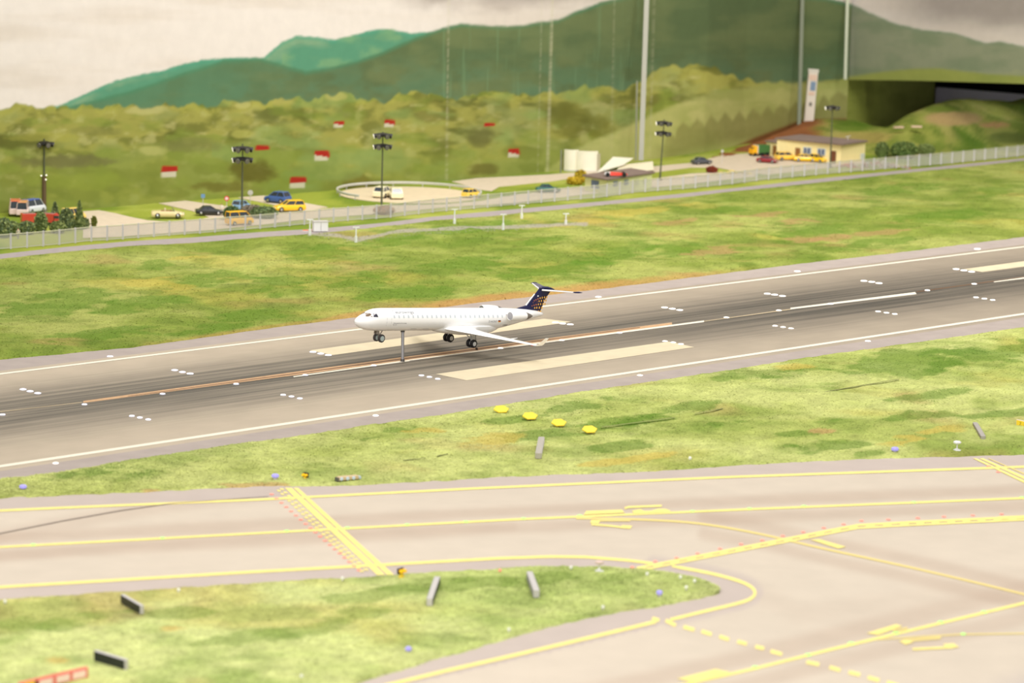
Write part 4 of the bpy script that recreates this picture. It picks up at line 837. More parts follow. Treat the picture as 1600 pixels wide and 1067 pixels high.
def sign_text(t, txt, x, z, hh, m, th, wmax=None):
    cu = bpy.data.curves.new('t', 'FONT'); cu.body = txt; cu.size = hh/.72; cu.align_x = 'CENTER'; o = bpy.data.objects.new('lettering', cu); COL.objects.link(o)
    bpy.context.view_layer.update(); me = bpy.data.meshes.new_from_object(o.evaluated_get(bpy.context.evaluated_depsgraph_get())); bpy.data.objects.remove(o)
    for v in me.vertices: v.co = (v.co.x+x, -th/2-.0005, z+v.co.y)
    me.materials.append(m); q = bpy.data.objects.new('lettering', me); COL.objects.link(q); q.parent = t
sign_text(t, '7', -L*.36, lf+h*.22, h*.55, mat('sign_ink', (120, 100, 20), .6), th); sign_text(t, 'I', -L*.24, lf+h*.22, h*.55, mat('sign_ink', (0, 0, 0)), th)
t, L, h, th, lf = panel_sign(30, 1088, 136, 1063, 17, 6, 'red sign with pale lettering blocks at the bottom left corner', mat('sign_red', (236, 128, 116), .5), BLK, body=mat('sign_red2', (232, 120, 108), .5))
for x in (-.13, .12, .36): MB().box((x*L, -th/2-.0005, lf+h*.5), (L*.19, .0003, h*.62)).build('lettering_block', mat('sign_pink', (255, 226, 216), .6), t)
MB().box((-.27*L, -th/2-.0005, lf+h*.5), (L*.03, .0003, h*.8)).build('dark_divider', BLK, t); MB().box((-.38*L, -th/2-.0005, lf+h*.5), (L*.16, .0003, h*.8)).build('amber_block', YEL, t)

def mini_lamp(x, y, hpx, m, label, cat='lamp', group=None, rpx=4.5, name='edge_light', blue=True):
    k = mpp(x, y); t = thing(name, label, cat, gz(x, y+hpx*.4), 0, group); r = rpx*k; h = hpx*k
    MB().lathe([(r*.55, 0), (r*.5, h*.35), (r*.3, h*.4)], (0, 0, 0), 12).build('stake', LRIM, t)
    MB().lathe([(r*.75, h*.38), (r, h*.55), (r*.95, h*.85), (r*.6, h), (0, h*1.06)], (0, 0, 0), 14).build('lens', m, t, smooth=True)
for x, y, wh in [(36, 765, 'at the left edge of the grass strip'), (430, 748, 'left of the small black and yellow guard lamp'), (1398, 706, 'toward the right end of the grass strip')]: mini_lamp(x, y, 9, LP, 'small violet edge lamp %s' % wh, group='violet lamps on the grass strip', rpx=6)
for x, y, wh in [(1030, 931, 'near the tip of the island'), (638, 1019, 'on the lower middle of the island')]: mini_lamp(x, y, 10, LP, 'pale violet edge lamp %s' % wh, group='violet lamps on the grass island', rpx=5)
MK = mat('marker_white', (226, 226, 214), .5, emit=.1)
for x, y, wh in [(1078, 720, 'alone on the strip right of the hexagons'), (8, 944, 'at the left edge of the island'), (279, 926, 'right of the farther black panel'), (535, 908, 'left of the lower guard lamp'), (892, 891, 'left of the white bell lamp'), (1011, 901, 'right of the white bell lamp'), (1063, 906, 'left of the island tip'), (1085, 912, 'closest to the island tip'), (1072, 922, 'below the pair near the island tip'), (942, 953, 'on the lower rim of the island'), (795, 988, 'below the rightmost grey panel'), (471, 1061, 'lowest on the island')]:
    mini_lamp(x, y, 7.5, MK, 'tiny white marker peg %s' % wh, 'marker', 'white marker pegs in the grass', 2.6, 'marker_peg')
mini_lamp(781, 895, 6, LR, 'tiny reddish marker peg left of the rightmost grey panel', 'marker', None, 2.4, 'marker_peg')
def bell(x, y, s, label, cup):
    k = mpp(x, y)*s; t = thing('lamp_post', label, 'lamp', gz(x, y))
    MB().lathe([(.0065*s, 0), (.0065*s, .0006), (.002*s, .003*s), (.0009, .004*s)], (0, 0, 0), 16).build('base', WHT, t, smooth=True)
    MB().tube([(0, 0, .002*s), (0, 0, .010*s)], .0008, 8).build('stem', WHT, t)
    MB().lathe([(.0015*s, .009*s), (.0052*s, .0105*s), (.0054*s, .0122*s), (.003*s, .0135*s), (0, .014*s)], (0, 0, 0), 16).build('head', cup, t, smooth=True)
bell(1495, 706.5, .95, 'white mushroom-shaped lamp on a star foot by the right crossing bars', WHT)
bell(936, 896, .9, 'white bell-footed lamp on the upper rim of the island', mat('cup_rose', (214, 190, 180), .5))
def guard(x, y, k_, label, rz):
    t = thing('guard_lamp', label, 'lamp', gz(x, y), rz); k = k_
    MB().box((0, 0, .002*k), (.0045*k, .004*k, .004*k), taper=.7).build('foot', YEL, t); MB().box((0, .0012*k, .0066*k), (.0080*k, .0022*k, .0058*k)).build('backboard', BLK, t)
    for sx in (-.002*k, .0024*k): MB().lathe([(.0015*k, -.0038*k), (.0019*k, -.0002), (.0012*k, .001*k)], (sx, 0, .0068*k), 14, 'Y').build('lamp_hood', mat('hood_amber', (255, 196, 20), .4, emit=.15), t, smooth=True)
guard(477, 752, .9, 'small black and yellow guard lamp above the top of the yellow crossing bars', -.6); guard(627, 905, 1.05, 'black and yellow guard lamp at the foot of the yellow crossing bars', .9)
# beige lamp box on short legs
p = G(543, 754); t = thing('approach_lamp_box', 'long beige lamp box on short dark legs beside the upper guard lamp', 'lamp', (p[0], p[1], .0018), heading(527, 755, 560, 752))
MB().box((0, 0, .0042), (.026, .008, .0042)).build('housing', mat('box_beige', (206, 182, 140), .5), t, bevel=.0006)
for i, sx in enumerate((-.010, -.002, .006)): MB().lathe([(.0008, -.0052), (.0022, -.0048), (.0022, -.004)], (sx, 0, .0042), 12, 'Y').build('lens', mat('lens_cool', (198, 214, 230), .2), t)
for sx in (-.0115, -.004, .004, .0115):
    MB().tube([(sx, -.003, 0), (sx, -.003, .0024)], .0006, 6).build('leg', BLK, t)
MB().box((.0145, 0, .0036), (.004, .006, .003)).build('end_cap', mat('cap_blue', (190, 206, 220), .4), t); MB().box((-.0138, 0, .0034), (.003, .007, .004)).build('end_cap', DST, t)

# ================================================================== ALONG THE ROAD: white antenna posts, cabinet
for x, y, ht, wh in [(484, 371, 27, 'beside the white cabinet'), (556, 381, 25, 'right of the white cabinet'), (710, 355, 27, 'on the road verge'), (786, 362, 26, 'third from the cabinet'), (815, 344, 22, 'farthest, behind the road verge'), (884, 353, 18, 'shortest and rightmost')]:
    k = mpp(x, y); t = thing('antenna_post', 'slim white T-shaped post %s' % wh, 'post', (G(x, y)[0], G(x, y)[1], .002), .35, 'white T posts along the perimeter road'); h = ht*k
    MB().tube([(0, 0, 0), (0, 0, h*.42)], .0026, 10).build('lower_sleeve', WHT, t); MB().tube([(0, 0, h*.40), (0, 0, h*.96)], .0013, 8).build('pole', WHT, t); MB().box((0, 0, h*.98), (.0125, .0018, .0018)).build('crossbar', WHT, t)
k = mpp(500, 363); p = G(500, 363); t = thing('cabinet', 'small white electrical cabinet at the roadside by the first T post', 'cabinet', (p[0], p[1], .002), .3)
MB().box((0, 0, 8*k), (23*k, 12*k, 15*k)).build('body', WHT, t, bevel=.0006); MB().box((0, 0, 15.9*k), (24.5*k, 13.5*k, 1.1*k)).build('lid', GREYL, t); MB().box((0, -6.1*k, 8*k), (.0006, .0006, 13*k)).build('door_gap', GREY, t)
k = mpp(480, 363); p = G(480, 362.5); t = thing('barrier_board', 'low orange and white barrier board lying left of the white cabinet', 'barrier', (p[0], p[1], .0017), .3); MB().box((0, 0, .0016), (14*k, .002, .0028)).build('board', mat('barrier_orange', (240, 140, 96), .5), t); MB().box((0, 0, .0005), (15*k, .003, .001)).build('rail', WHT, t)

# ---- perimeter fence
FB = [(-300, 416), (0, 391), (35, 388.5), (87, 384), (138, 378.5), (165, 377), (240, 371), (317, 365.5), (410, 358), (476, 352), (545, 346), (600, 342), (680, 332.5), (780, 323.5), (880, 314.5), (937, 310), (992, 302), (1080, 295.5), (1150, 288), (1200, 281.5), (1300, 272), (1400, 263.5), (1484, 256.5), (1600, 244.5), (1900, 214)]
fx = np.arange(-120, 1740, 4.); fp_ = G2(fx, poly_y(FB, fx)); seg = np.linalg.norm(np.diff(fp_, axis=0), axis=1); cum = np.concatenate([[0], np.cumsum(seg)])
def fpos(d): return np.array([np.interp(d, cum, fp_[:, 0]), np.interp(d, cum, fp_[:, 1])])
Ltot = cum[-1]; FH = .0285; pxs_ = [-34.]
while pxs_[-1] < 1640: pxs_.append(pxs_[-1]+np.interp(pxs_[-1], [0, 700, 1500], [25.5, 21.5, 17.0]))
FD = [float(np.interp(q, fx[:len(cum)], cum)) for q in pxs_]
i0 = fpos(0); fence = thing('perimeter_fence', 'long pale wire fence with grey posts behind the perimeter road', 'fence', (0, 0, 0))
FP = mat('fence_post', (196, 192, 196), .5); FW = mat('fence_wire', (186, 182, 178), .5); FRAIL = mat('fence_rail', (192, 190, 158), .5)
p0 = MB().box((0, 0, FH/2), (.0030, .0030, FH)).build('post', FP, fence); first = True
for dd_ in FD:
    q = fpos(dd_); o = p0 if first else p0.copy(); 
    if not first: COL.objects.link(o)
    first = False; o.location = (q[0], q[1], .001)
def rail(zc, r, m, name):
    mb = MB(); n = 240; pts = [fpos(Ltot*i/n) for i in range(n+1)]; mb.tube([(q[0], q[1], zc) for q in pts], r, 5); mb.build(name, m, fence)
rail(FH-.0006, .0009, FRAIL, 'top_rail'); rail(.003, .0005, FW, 'bottom_wire')
V = []; Fs = []; rw_ = .00028; nw = int(Ltot/.0019)
for i in range(nw):
    a = fpos(i*.0019); V += [(a[0]-rw_, a[1], .002), (a[0]+rw_, a[1], .002), (a[0]+rw_, a[1], FH-.001), (a[0]-rw_, a[1], FH-.001)]; k = len(V)-4; Fs.append((k, k+1, k+2, k+3))
for zc in np.arange(.004, FH-.001, .0024):
    n = 240; pts = [fpos(Ltot*i/n) for i in range(n+1)]
    for i in range(n):
        a, b = pts[i], pts[i+1]; V += [(a[0], a[1], zc-rw_), (b[0], b[1], zc-rw_), (b[0], b[1], zc+rw_), (a[0], a[1], zc+rw_)]; k = len(V)-4; Fs.append((k, k+1, k+2, k+3))
np_mesh('wire_mesh', np.array(V), np.array(Fs), None, [FW], smooth=False, parent=fence)

# ---- round pad rail
t = thing('round_rail', 'low white ring rail around the circular pad', 'railing', (rc[0], rc[1], 0)); RR = rr*1.035
ang = [math.radians(a) for a in range(-15, 232, 4)]
MB().tube([(RR*math.cos(a), RR*math.sin(a), .0105) for a in ang], .0016, 6).build('ring', mat('rail_pale', (206, 204, 196), .5), t, smooth=True)
MB().tube([(RR*math.cos(a), RR*math.sin(a), .0078) for a in ang], .0011, 6).build('lower_ring', mat('rail_pale', (0, 0, 0)), t, smooth=True)
for a in ang[::6]: MB().tube([(RR*math.cos(a), RR*math.sin(a), 0), (RR*math.cos(a), RR*math.sin(a), .0105)], .0009, 6).build('post', FP, t)

# ---- floodlight masts
HD = mat('flood_black', (38, 36, 34), .45); FG = mat('flood_glass', (244, 238, 220), .2, emit=.8); MP = mat('mast_green', (84, 88, 66), .6)
def cluster(t, z, s=1.0, seed=0):
    rg = random.Random(seed); ring = MB().lathe([(.0068*s, -.0022), (.0096*s, -.001), (.0096*s, .003), (.0068*s, .0045), (.0030*s, .0050)], (0, 0, z), 16).build('lamp_ring', HD, t)
    for k in range(6):
        a = math.radians(60*k+185); dr = Vector((math.cos(a), math.sin(a), -.28)).normalized(); c0 = Vector((math.cos(a)*.0075*s, math.sin(a)*.0075*s, z+.0006)); c1 = c0+dr*.0085*s
        h = MB().tube([tuple(c0), tuple(c0+dr*.003*s), tuple(c1)], [.0020*s, .0038*s, .0047*s], 10).build('floodlight', HD, t, smooth=True)
        MB().tube([tuple(c1), tuple(c1+dr*.0009*s)], [.0043*s, .0040*s], 10).build('glass', FG if k == 0 else mat('flood_glass_dim', (104, 102, 96), .2, spec=.6), h)  # left-facing glass glows for its reflection; the others get a darker tone
def mast(x, yb, yt, clusters, label, s=1.0, tilt=0.0, thick=None):
    k = mpp(x, yb); H_ = (yb-yt)*k; p = G(x, yb); t = thing('floodlight_mast', label, 'lamp', (p[0], p[1], 0), 0, 'tall floodlight masts behind the fence'); t.rotation_euler = (0, tilt, 0)
    MB().tube([(0, 0, 0), (0, 0, H_*.33), (0, 0, H_*.98)], [.0026*s, .0019*s, .0013*s], 8).build('pole', MP, t)
    MB().lathe([(.007*s, 0), (.006*s, .004), (.003*s, .005)], (0, 0, 0), 10).build('base', mat('mast_base', (120, 112, 96), .8), t)
    for i, yc in enumerate(clusters): cluster(t, (yb-yc)*k, s*1.22, i+int(x))
    return t, k
mast(378, 333, 222, [232, 248.5], 'dark floodlight mast with two lamp tiers, second from the left', 1.0)
mast(596, 331, 203, [211, 228], 'dark floodlight mast with two lamp tiers in front of the round pad', .92)
mast(1031, 282, 184, [192, 208], 'dark floodlight mast with two lamp tiers right of the pale hut', .88, .04)
mast(1297, 262, 162, [168], 'dark floodlight mast with one lamp tier in front of the cream building', .85)
t, k = mast(69, 330, 214, [224], 'dark floodlight mast with one lamp tier, leftmost', .95)
MB().tube([(0, 0, 0), (0, 0, 55*k)], [.0046, .0042], 6).build('lattice_sleeve', mat('mast_brown', (98, 78, 52), .7), t)
for a, b in ((-.005, 56), (.004, 50), (.005, 57)): MB().lathe([(0, -.002), (.002, 0), (0, .002)], (a, -.004, b*k), 8).build('small_lamp', FG, t)

# ================================================================== VEHICLES, HUTS AND PLANTS BEHIND THE FENCE
GL = mat('car_glass', (52, 58, 66), .12, spec=.8); LAMP = mat('head_lamp', (236, 232, 214), .2); TYR = mat('car_tyre', (30, 29, 28), .8); CHR = mat('car_chrome', (200, 200, 200), .25, metal=.8)
def car(name, label, x, y, ang, paint, kind='sedan', s=1.0, cat='car', group=None, roof=None, z=.0012):
    """1:87 car, nose toward +X; ang in degrees in world"""
    p = G(x, y); t = thing(name, label, cat, (p[0], p[1], z), math.radians(ang), group); t.scale = (s*1.12, s*1.12, s*1.26)
    L, W = .049, .0205
    if kind == 'van': low = [(-.5, .92, .30, .0105), (-.47, 1, .22, .0120), (.40, 1, .22, .0118), (.47, .98, .24, .0098), (.5, .9, .3, .0075)]; cab = [(-.49, .92), (-.47, .94), (.20, .94), (.40, .92)]; top = .0218
    elif kind == 'small': low = [(-.42, .9, .30, .0090), (-.40, .98, .22, .0100), (.22, 1, .22, .0102), (.40, .96, .24, .0080), (.43, .86, .3, .0062)]; cab = [(-.38, .84), (-.30, .9), (.05, .9), (.24, .86)]; top = .0165
    elif kind == 'estate': low = [(-.5, .9, .30, .0085), (-.47, .98, .22, .0098), (.2, 1, .22, .0100), (.44, .95, .24, .0076), (.5, .82, .3, .0055)]; cab = [(-.47, .86), (-.40, .9), (.04, .9), (.24, .86)]; top = .0158
    else: low = [(-.5, .86, .30, .0078), (-.47, .96, .22, .0088), (-.2, 1, .20, .0094), (.2, 1, .20, .0092), (.43, .95, .24, .0076), (.5, .82, .3, .0056)]; cab = [(-.34, .84), (-.20, .9), (.03, .9), (.22, .86)]; top = .0143
    mb = MB(); rings = []
    for u, wf, zb, zt in low:
        w_ = W/2*wf; zb = zb*.01; rings.append([(u*L, -w_*.9, zb), (u*L, -w_, zb+.002), (u*L, -w_, zt*.72), (u*L, -w_*.88, zt), (u*L, w_*.88, zt), (u*L, w_, zt*.72), (u*L, w_, zb+.002), (u*L, w_*.9, zb)])
    mb.loft(rings); body = mb.build('body', paint, t, bevel=.0005)
    zt = .0088 if kind in ('sedan', 'estate') else .0096
    if kind == 'van': zt = .0110
    if kind != 'open':
        mb = MB(); w_ = W/2; a, b, c, d = [q[0]*L for q in cab]
        mb.loft([[(a, -w_*.86, zt), (a, w_*.86, zt), (d, w_*.86, zt), (d, -w_*.86, zt)], [(b, -w_*.72, top-.0006), (b, w_*.72, top-.0006), (c, w_*.72, top-.0006), (c, -w_*.72, top-.0006)]]); mb.build('window', GL, t)
        MB().loft([[(b-.0006, -w_*.76, top-.0008), (b-.0006, w_*.76, top-.0008), (c+.0006, w_*.76, top-.0008), (c+.0006, -w_*.76, top-.0008)], [(b+.001, -w_*.66, top), (b+.001, w_*.66, top), (c-.001, w_*.66, top), (c-.001, -w_*.66, top)]]).build('roof', roof or paint, t)
        mb = MB()
        for yy in (-1, 1):
            mb.tube([(a, yy*w_*.86, zt), (b, yy*w_*.73, top-.0004)], .0006, 5); mb.tube([(d, yy*w_*.86, zt), (c, yy*w_*.73, top-.0004)], .0006, 5); mb.tube([((a+d)/2, yy*w_*.87, zt), ((b+c)/2, yy*w_*.74, top-.0006)], .0006, 5)
        mb.build('pillar', paint, t)
    else:
        MB().box((-.002, 0, .0094), (.016, W*.74, .0008)).build('cockpit', mat('seat_tan', (150, 116, 84), .7), t)
        for yy in (-.004, .004): MB().box((-.004, yy, .0108), (.002, .005, .0034)).build('seat', mat('seat_cream', (214, 196, 160), .7), t)
        MB().loft([[(.010, -.008, .0090), (.010, .008, .0090), (.0106, .008, .0090), (.0106, -.008, .0090)], [(.0060, -.007, .0138), (.0060, .007, .0138), (.0066, .007, .0138), (.0066, -.007, .0138)]]).build('windscreen', GL, t)
    w0 = None
    for u in (-.31, .31):
        for yy in (-1, 1):
            if w0 is None: w0 = o = MB().lathe([(.0016, -.0014), (.0036, -.0013), (.0036, .0013), (.0016, .0014)], (0, 0, 0), 14, 'Y').build('wheel', TYR, t); h0 = MB().lathe([(.0004, -.0018), (.0020, -.0014), (.0020, .0014), (.0004, .0018)], (0, 0, 0), 10, 'Y').build('hubcap', CHR, o)
            else:
                o = w0.copy(); COL.objects.link(o); o.parent = t; h = h0.copy(); COL.objects.link(h); h.parent = o
            o.location = (u*L*(.82 if kind == 'small' else 1), yy*W*.45, .0036)
    for yy in (-1, 1): MB().box((L*(.425 if kind == 'small' else .492), yy*W*.30, .0058), (.0010, .0034, .0018)).build('headlight', LAMP, t)
    return t
P_ = lambda n, c_: mat('paint_'+n, c_, .3, coat=.4)
car('convertible', 'cream open-top car parked on the tan path, left of the black car', 262, 341, 8, P_('cream', (232, 212, 160)), 'open', 1.16)
car('car', 'black saloon car right of the cream open-top car', 327, 336.5, 12, P_('black', (34, 38, 38)), 'sedan', 1.0)
car('car', 'bright yellow estate car on the yard in front of the blue car', 452, 331, 200, P_('yellow', (246, 196, 30)), 'estate', 1.15)
car('car', 'blue car behind the bright yellow estate car', 434, 317.5, 150, P_('blue', (66, 96, 158)), 'small', 1.15, roof=P_('blue', (0, 0, 0)))
car('van', 'amber yellow van just behind the fence below the second mast', 374, 352, 35, P_('amber', (250, 190, 30)), 'van', .98)
car('car', 'pale blue car half hidden behind the second floodlight mast', 377, 328.5, 60, P_('paleblue', (140, 180, 214)), 'small', .95)
car('car', 'cream white car behind the mast on the round pad, left of its pair', 598, 309, 70, P_('ivory', (244, 234, 198)), 'small', 1.15)
car('car', 'cream white car on the round pad, right of its pair', 618, 311, 100, P_('ivory', (0, 0, 0)), 'small', 1.15)
car('car', 'small yellow car at the right rim of the round pad', 736, 309, 50, P_('lemon', (246, 206, 84)), 'small', .92)
car('car', 'dark teal car left of the pale green hut', 856, 301, 8, P_('teal', (24, 92, 84)), 'sedan', .96)
car('car', 'dark grey car on the upper road left of the yellow lorry', 1096, 257, 30, P_('slate', (74, 76, 82)), 'sedan', .92)
car('car', 'dark red car in front of the yellow lorry', 1199, 255, -25, P_('wine', (140, 24, 36)), 'sedan', .92)
car('car', 'orange and white car parked at the cream building', 1229, 251, 20, P_('orangewhite', (250, 200, 70)), 'estate', 1.05)
car('car', 'yellow car parked at the cream building, left of its twin', 1258, 253, 0, P_('gold', (248, 200, 20)), 'sedan', 1.0)
car('car', 'yellow car parked at the cream building, nearest the mast', 1278, 254, -40, P_('gold', (0, 0, 0)), 'small', .95)
car('van', 'white van with red roof band behind the hedge at the far left', 24, 336, 100, P_('ambwhite', (238, 210, 204)), 'van', 1.1, roof=P_('redroof', (224, 110, 84)))
car('van', 'white van with orange roof, second at the far left', 36, 337, 95, P_('ambwhite', (0, 0, 0)), 'van', 1.05, roof=P_('orroof', (228, 160, 110)))
car('van', 'blue and white van left of the leftmost mast', 52, 333, 60, P_('vanblue', (226, 228, 236)), 'van', 1.0, roof=P_('vanroof', (70, 96, 186)))
car('van', 'pale yellow van behind the conifers at the left', 115, 344, 40, P_('straw', (244, 208, 110)), 'van', .85)
# race car with open wheels on the road behind the hut
hh_ = 22*mpp(949, 302)*1.05+.0037; p = G(964, 275.5, hh_); t = thing('racing_car', 'red and white open-wheel racing car on the roof of the pale green hut', 'car', (p[0], p[1], hh_), math.radians(5)); t.scale = (1.12,)*3
MB().loft([[(.020, -.0022, .003), (.020, .0022, .003), (.020, .0016, .005), (.020, -.0016, .005)], [(.002, -.0065, .002), (.002, .0065, .002), (.002, .005, .008), (.002, -.005, .008)], [(-.014, -.007, .002), (-.014, .007, .002), (-.014, .005, .0085), (-.014, -.005, .0085)]]).build('body', P_('racered', (226, 62, 44)), t, bevel=.0004)
MB().loft([[(-.014, -.007, .002), (-.014, .007, .002), (-.014, .005, .0085), (-.014, -.005, .0085)], [(-.024, -.005, .003), (-.024, .005, .003), (-.024, .004, .008), (-.024, -.004, .008)]]).build('tail_section', P_('racewhite', (226, 224, 220)), t)
MB().box((-.024, 0, .012), (.004, .014, .001)).build('rear_wing', P_('racewhite', (0, 0, 0)), t)
for u in (-.019, .013):
    for yy in (-1, 1): MB().lathe([(.002, -.002), (.0042, -.0018), (.0042, .0018), (.002, .002)], (u, yy*.0095, .0042), 14, 'Y').build('wheel', TYR, t)
MB().box((0, 0, -.006), (.05, .03, .012)).build('ground_ramp', M_TAN, None) if 0 else None
# lorry
p = G(1180, 244); t = thing('lorry', 'yellow lorry with a green load beside the cream building', 'truck', (p[0], p[1], .001), math.radians(208)); t.scale = (.9,)*3
MB().loft([[(.0, -.012, .006), (.0, .012, .006), (.0, .012, .028), (.0, -.012, .028)], [(.014, -.012, .006), (.014, .012, .006), (.014, .0115, .018), (.014, -.0115, .018)]]).build('cab', P_('lorry', (248, 180, 30)), t, bevel=.0008)
MB().box((.0105, 0, .0205), (.004, .020, .006)).build('windscreen', mat('amber_glass', (150, 110, 50), .2), t)
MB().box((-.022, 0, .006), (.044, .018, .003)).build('chassis', TYR, t); MB().box((-.020, 0, .0185), (.036, .024, .021)).build('load', mat('load_green', (66, 112, 56), .6), t)
MB().box((-.001, 0, .018), (.0016, .0245, .022)).build('side_panel', WHT, t)
for u in (.008, -.014, -.032):
    for yy in (-1, 1): MB().lathe([(.002, -.002), (.005, -.0018), (.005, .0018), (.002, .002)], (u, yy*.0105, .005), 14, 'Y').build('wheel', TYR, t)

# red fire appliances behind the hedge
for (x, y, nm, L_, a) in ((48, 351, 'left', .040, 20), (79, 351, 'right', .042, -20)):
    p = G(x, y); t = thing('fire_engine', 'red fire engine behind the hedge at far left, %s of the two' % nm, 'truck', (p[0], p[1], .001), math.radians(a)); RP = P_('fire', (206, 74, 58))
    MB().box((-.004, 0, .0125), (L_*.72, .019, .017)).build('body', RP, t, bevel=.0006); MB().box((L_*.40, 0, .0115), (L_*.22, .019, .015), taper=.9).build('cab', RP, t, bevel=.0006)
    MB().box((L_*.40, 0, .0155), (L_*.225, .0186, .005)).build('window', GL, t); MB().box((-.004, 0, .0215), (L_*.6, .009, .001)).build('ladder', CHR, t)
    for u in (-.3, .3):
        for yy in (-1, 1): MB().lathe([(.002, -.0018), (.0042, -.0016), (.0042, .0016), (.002, .0018)], (u*L_, yy*.0086, .0042), 12, 'Y').build('wheel', TYR, t)

# ---- pale green hut and the cream building
ROOF = mat('flat_roof', (126, 108, 98), .8, noise=.08, nscale=120); WG = mat('hut_wall', (214, 216, 158), .7); WC = mat('cream_wall', (240, 224, 164), .7, noise=.03, nscale=80); WIN = mat('window_slate', (96, 110, 136), .3); DOORB = mat('door_brown', (140, 96, 52), .6); FRW = mat('frame_pale', (206, 210, 206), .5)
def hut():
    a = G(914, 298)[:2]; b = G(949, 304)[:2]; c = G(1018, 294)[:2]; d = a+(c-b); k = mpp(949, 302); h = 22*k*1.05
    t = thing('hut', 'pale green flat-roofed hut behind the fence, below the racing car', 'building', ((a[0]+c[0])/2, (a[1]+c[1])/2, 0)); o = Vector(t.location[:2])
    q = [(p[0]-o[0], p[1]-o[1]) for p in (a, b, c, d)]; MB().prism(q, 0, h).build('wall', WG, t)
    cx = sum(p[0] for p in q)/4; cy = sum(p[1] for p in q)/4
    MB().prism([(cx+(p[0]-cx)*1.09, cy+(p[1]-cy)*1.14) for p in q], h, h+.0035).build('roof', ROOF, t)
    def on(p, r_, u0, u1, z0, z1, m, nm, off=.0012):
        v = np.array(r_)-np.array(p); L = np.linalg.norm(v); n = np.array([v[1], -v[0]])/L*off; A_ = np.array(p)+v*u0+n; B_2 = np.array(p)+v*u1+n; cc = (A_+B_2)/2
        o_ = MB().box((cc[0], cc[1], (z0+z1)/2), (L*(u1-u0), .0016, z1-z0), math.atan2(v[1], v[0])).build(nm, m, t); return o_
    on(q[0], q[1], .30, .62, .30*h, .82*h, WIN, 'window'); on(q[0], q[1], .26, .66, .26*h, .3*h, FRW, 'window_sill')
    for u in (.12, .36): on(q[1], q[2], u, u+.09, .5*h, .82*h, WIN, 'window')
    for u in (.62, .80): on(q[1], q[2], u, u+.07, .4*h, .8*h, mat('shutter', (190, 192, 150), .6), 'shutter')
hut()
def cream():
    a = G(1213, 248)[:2]; b = G(1313, 257)[:2]; c = G(1351, 252)[:2]; d = a+(c-b); k = mpp(1300, 256); h = 29*k*1.06
    t = thing('building', 'long cream building with brown flat roof and blue windows by the hill', 'building', ((a[0]+c[0])/2, (a[1]+c[1])/2, 0)); o = Vector(t.location[:2])
    q = [(p[0]-o[0], p[1]-o[1]) for p in (a, b, c, d)]; MB().prism(q, 0, h).build('wall', WC, t); cx = sum(p[0] for p in q)/4; cy = sum(p[1] for p in q)/4
    MB().prism([(cx+(p[0]-cx)*1.05, cy+(p[1]-cy)*1.16) for p in q], h, h+.004).build('roof', ROOF, t)
    def on(p, r_, u0, u1, z0, z1, m, nm, off=.0014, par=None):
        v = np.array(r_)-np.array(p); L = np.linalg.norm(v); n = np.array([v[1], -v[0]])/L*off; A_ = np.array(p)+v*u0+n; B_2 = np.array(p)+v*u1+n; cc = (A_+B_2)/2
        return MB().box((cc[0], cc[1], (z0+z1)/2), (L*(u1-u0), .0018, z1-z0), math.atan2(v[1], v[0])).build(nm, m, par or t)
    for u in (.42, .64):
        f = on(q[0], q[1], u, u+.13, .38*h, .74*h, FRW, 'window_frame'); on(q[0], q[1], u+.015, u+.058, .42*h, .70*h, WIN, 'pane', .0022, f); on(q[0], q[1], u+.072, u+.115, .42*h, .70*h, WIN, 'pane', .0022, f)
    on(q[0], q[1], .30, .37, .04*h, .66*h, DOORB, 'door'); on(q[0], q[1], .84, .93, .04*h, .66*h, mat('door_dark', (110, 66, 40), .6), 'door'); on(q[1], q[2], .80, .95, .12*h, .42*h, FRW, 'meter_cabinet')
    # low front wing
    a2 = G(1197, 243)[:2]; b2 = G(1236, 249)[:2]; v = (d-a); v = v/np.linalg.norm(v); c2 = b2+v*.06; d2_ = a2+v*.06; q2 = [(p[0]-o[0], p[1]-o[1]) for p in (a2, b2, c2, d2_)]; h2 = h*.72
    MB().prism(q2, 0, h2).build('low_wing', WC, t); cx = sum(p[0] for p in q2)/4; cy = sum(p[1] for p in q2)/4; MB().prism([(cx+(p[0]-cx)*1.12, cy+(p[1]-cy)*1.12) for p in q2], h2, h2+.0025).build('low_roof', ROOF, t)
    for u in (.28, .56, .76): on(q2[0], q2[1], u, u+.15, .12*h2, .8*h2, DOORB, 'door')
    m = MB(); vx = (q[2][0]+q[3][0])/2*.6+.02; m.tube([(q[2][0]*.6, q[2][1]*.6, h+.003), (q[2][0]*.6, q[2][1]*.6, h+.012)], .001, 6); m.tube([(q[2][0]*.6-.006, q[2][1]*.6, h+.011), (q[2][0]*.6+.006, q[2][1]*.6, h+.013)], .0008, 6); m.build('roof_antenna', GREYL, t)
cream()
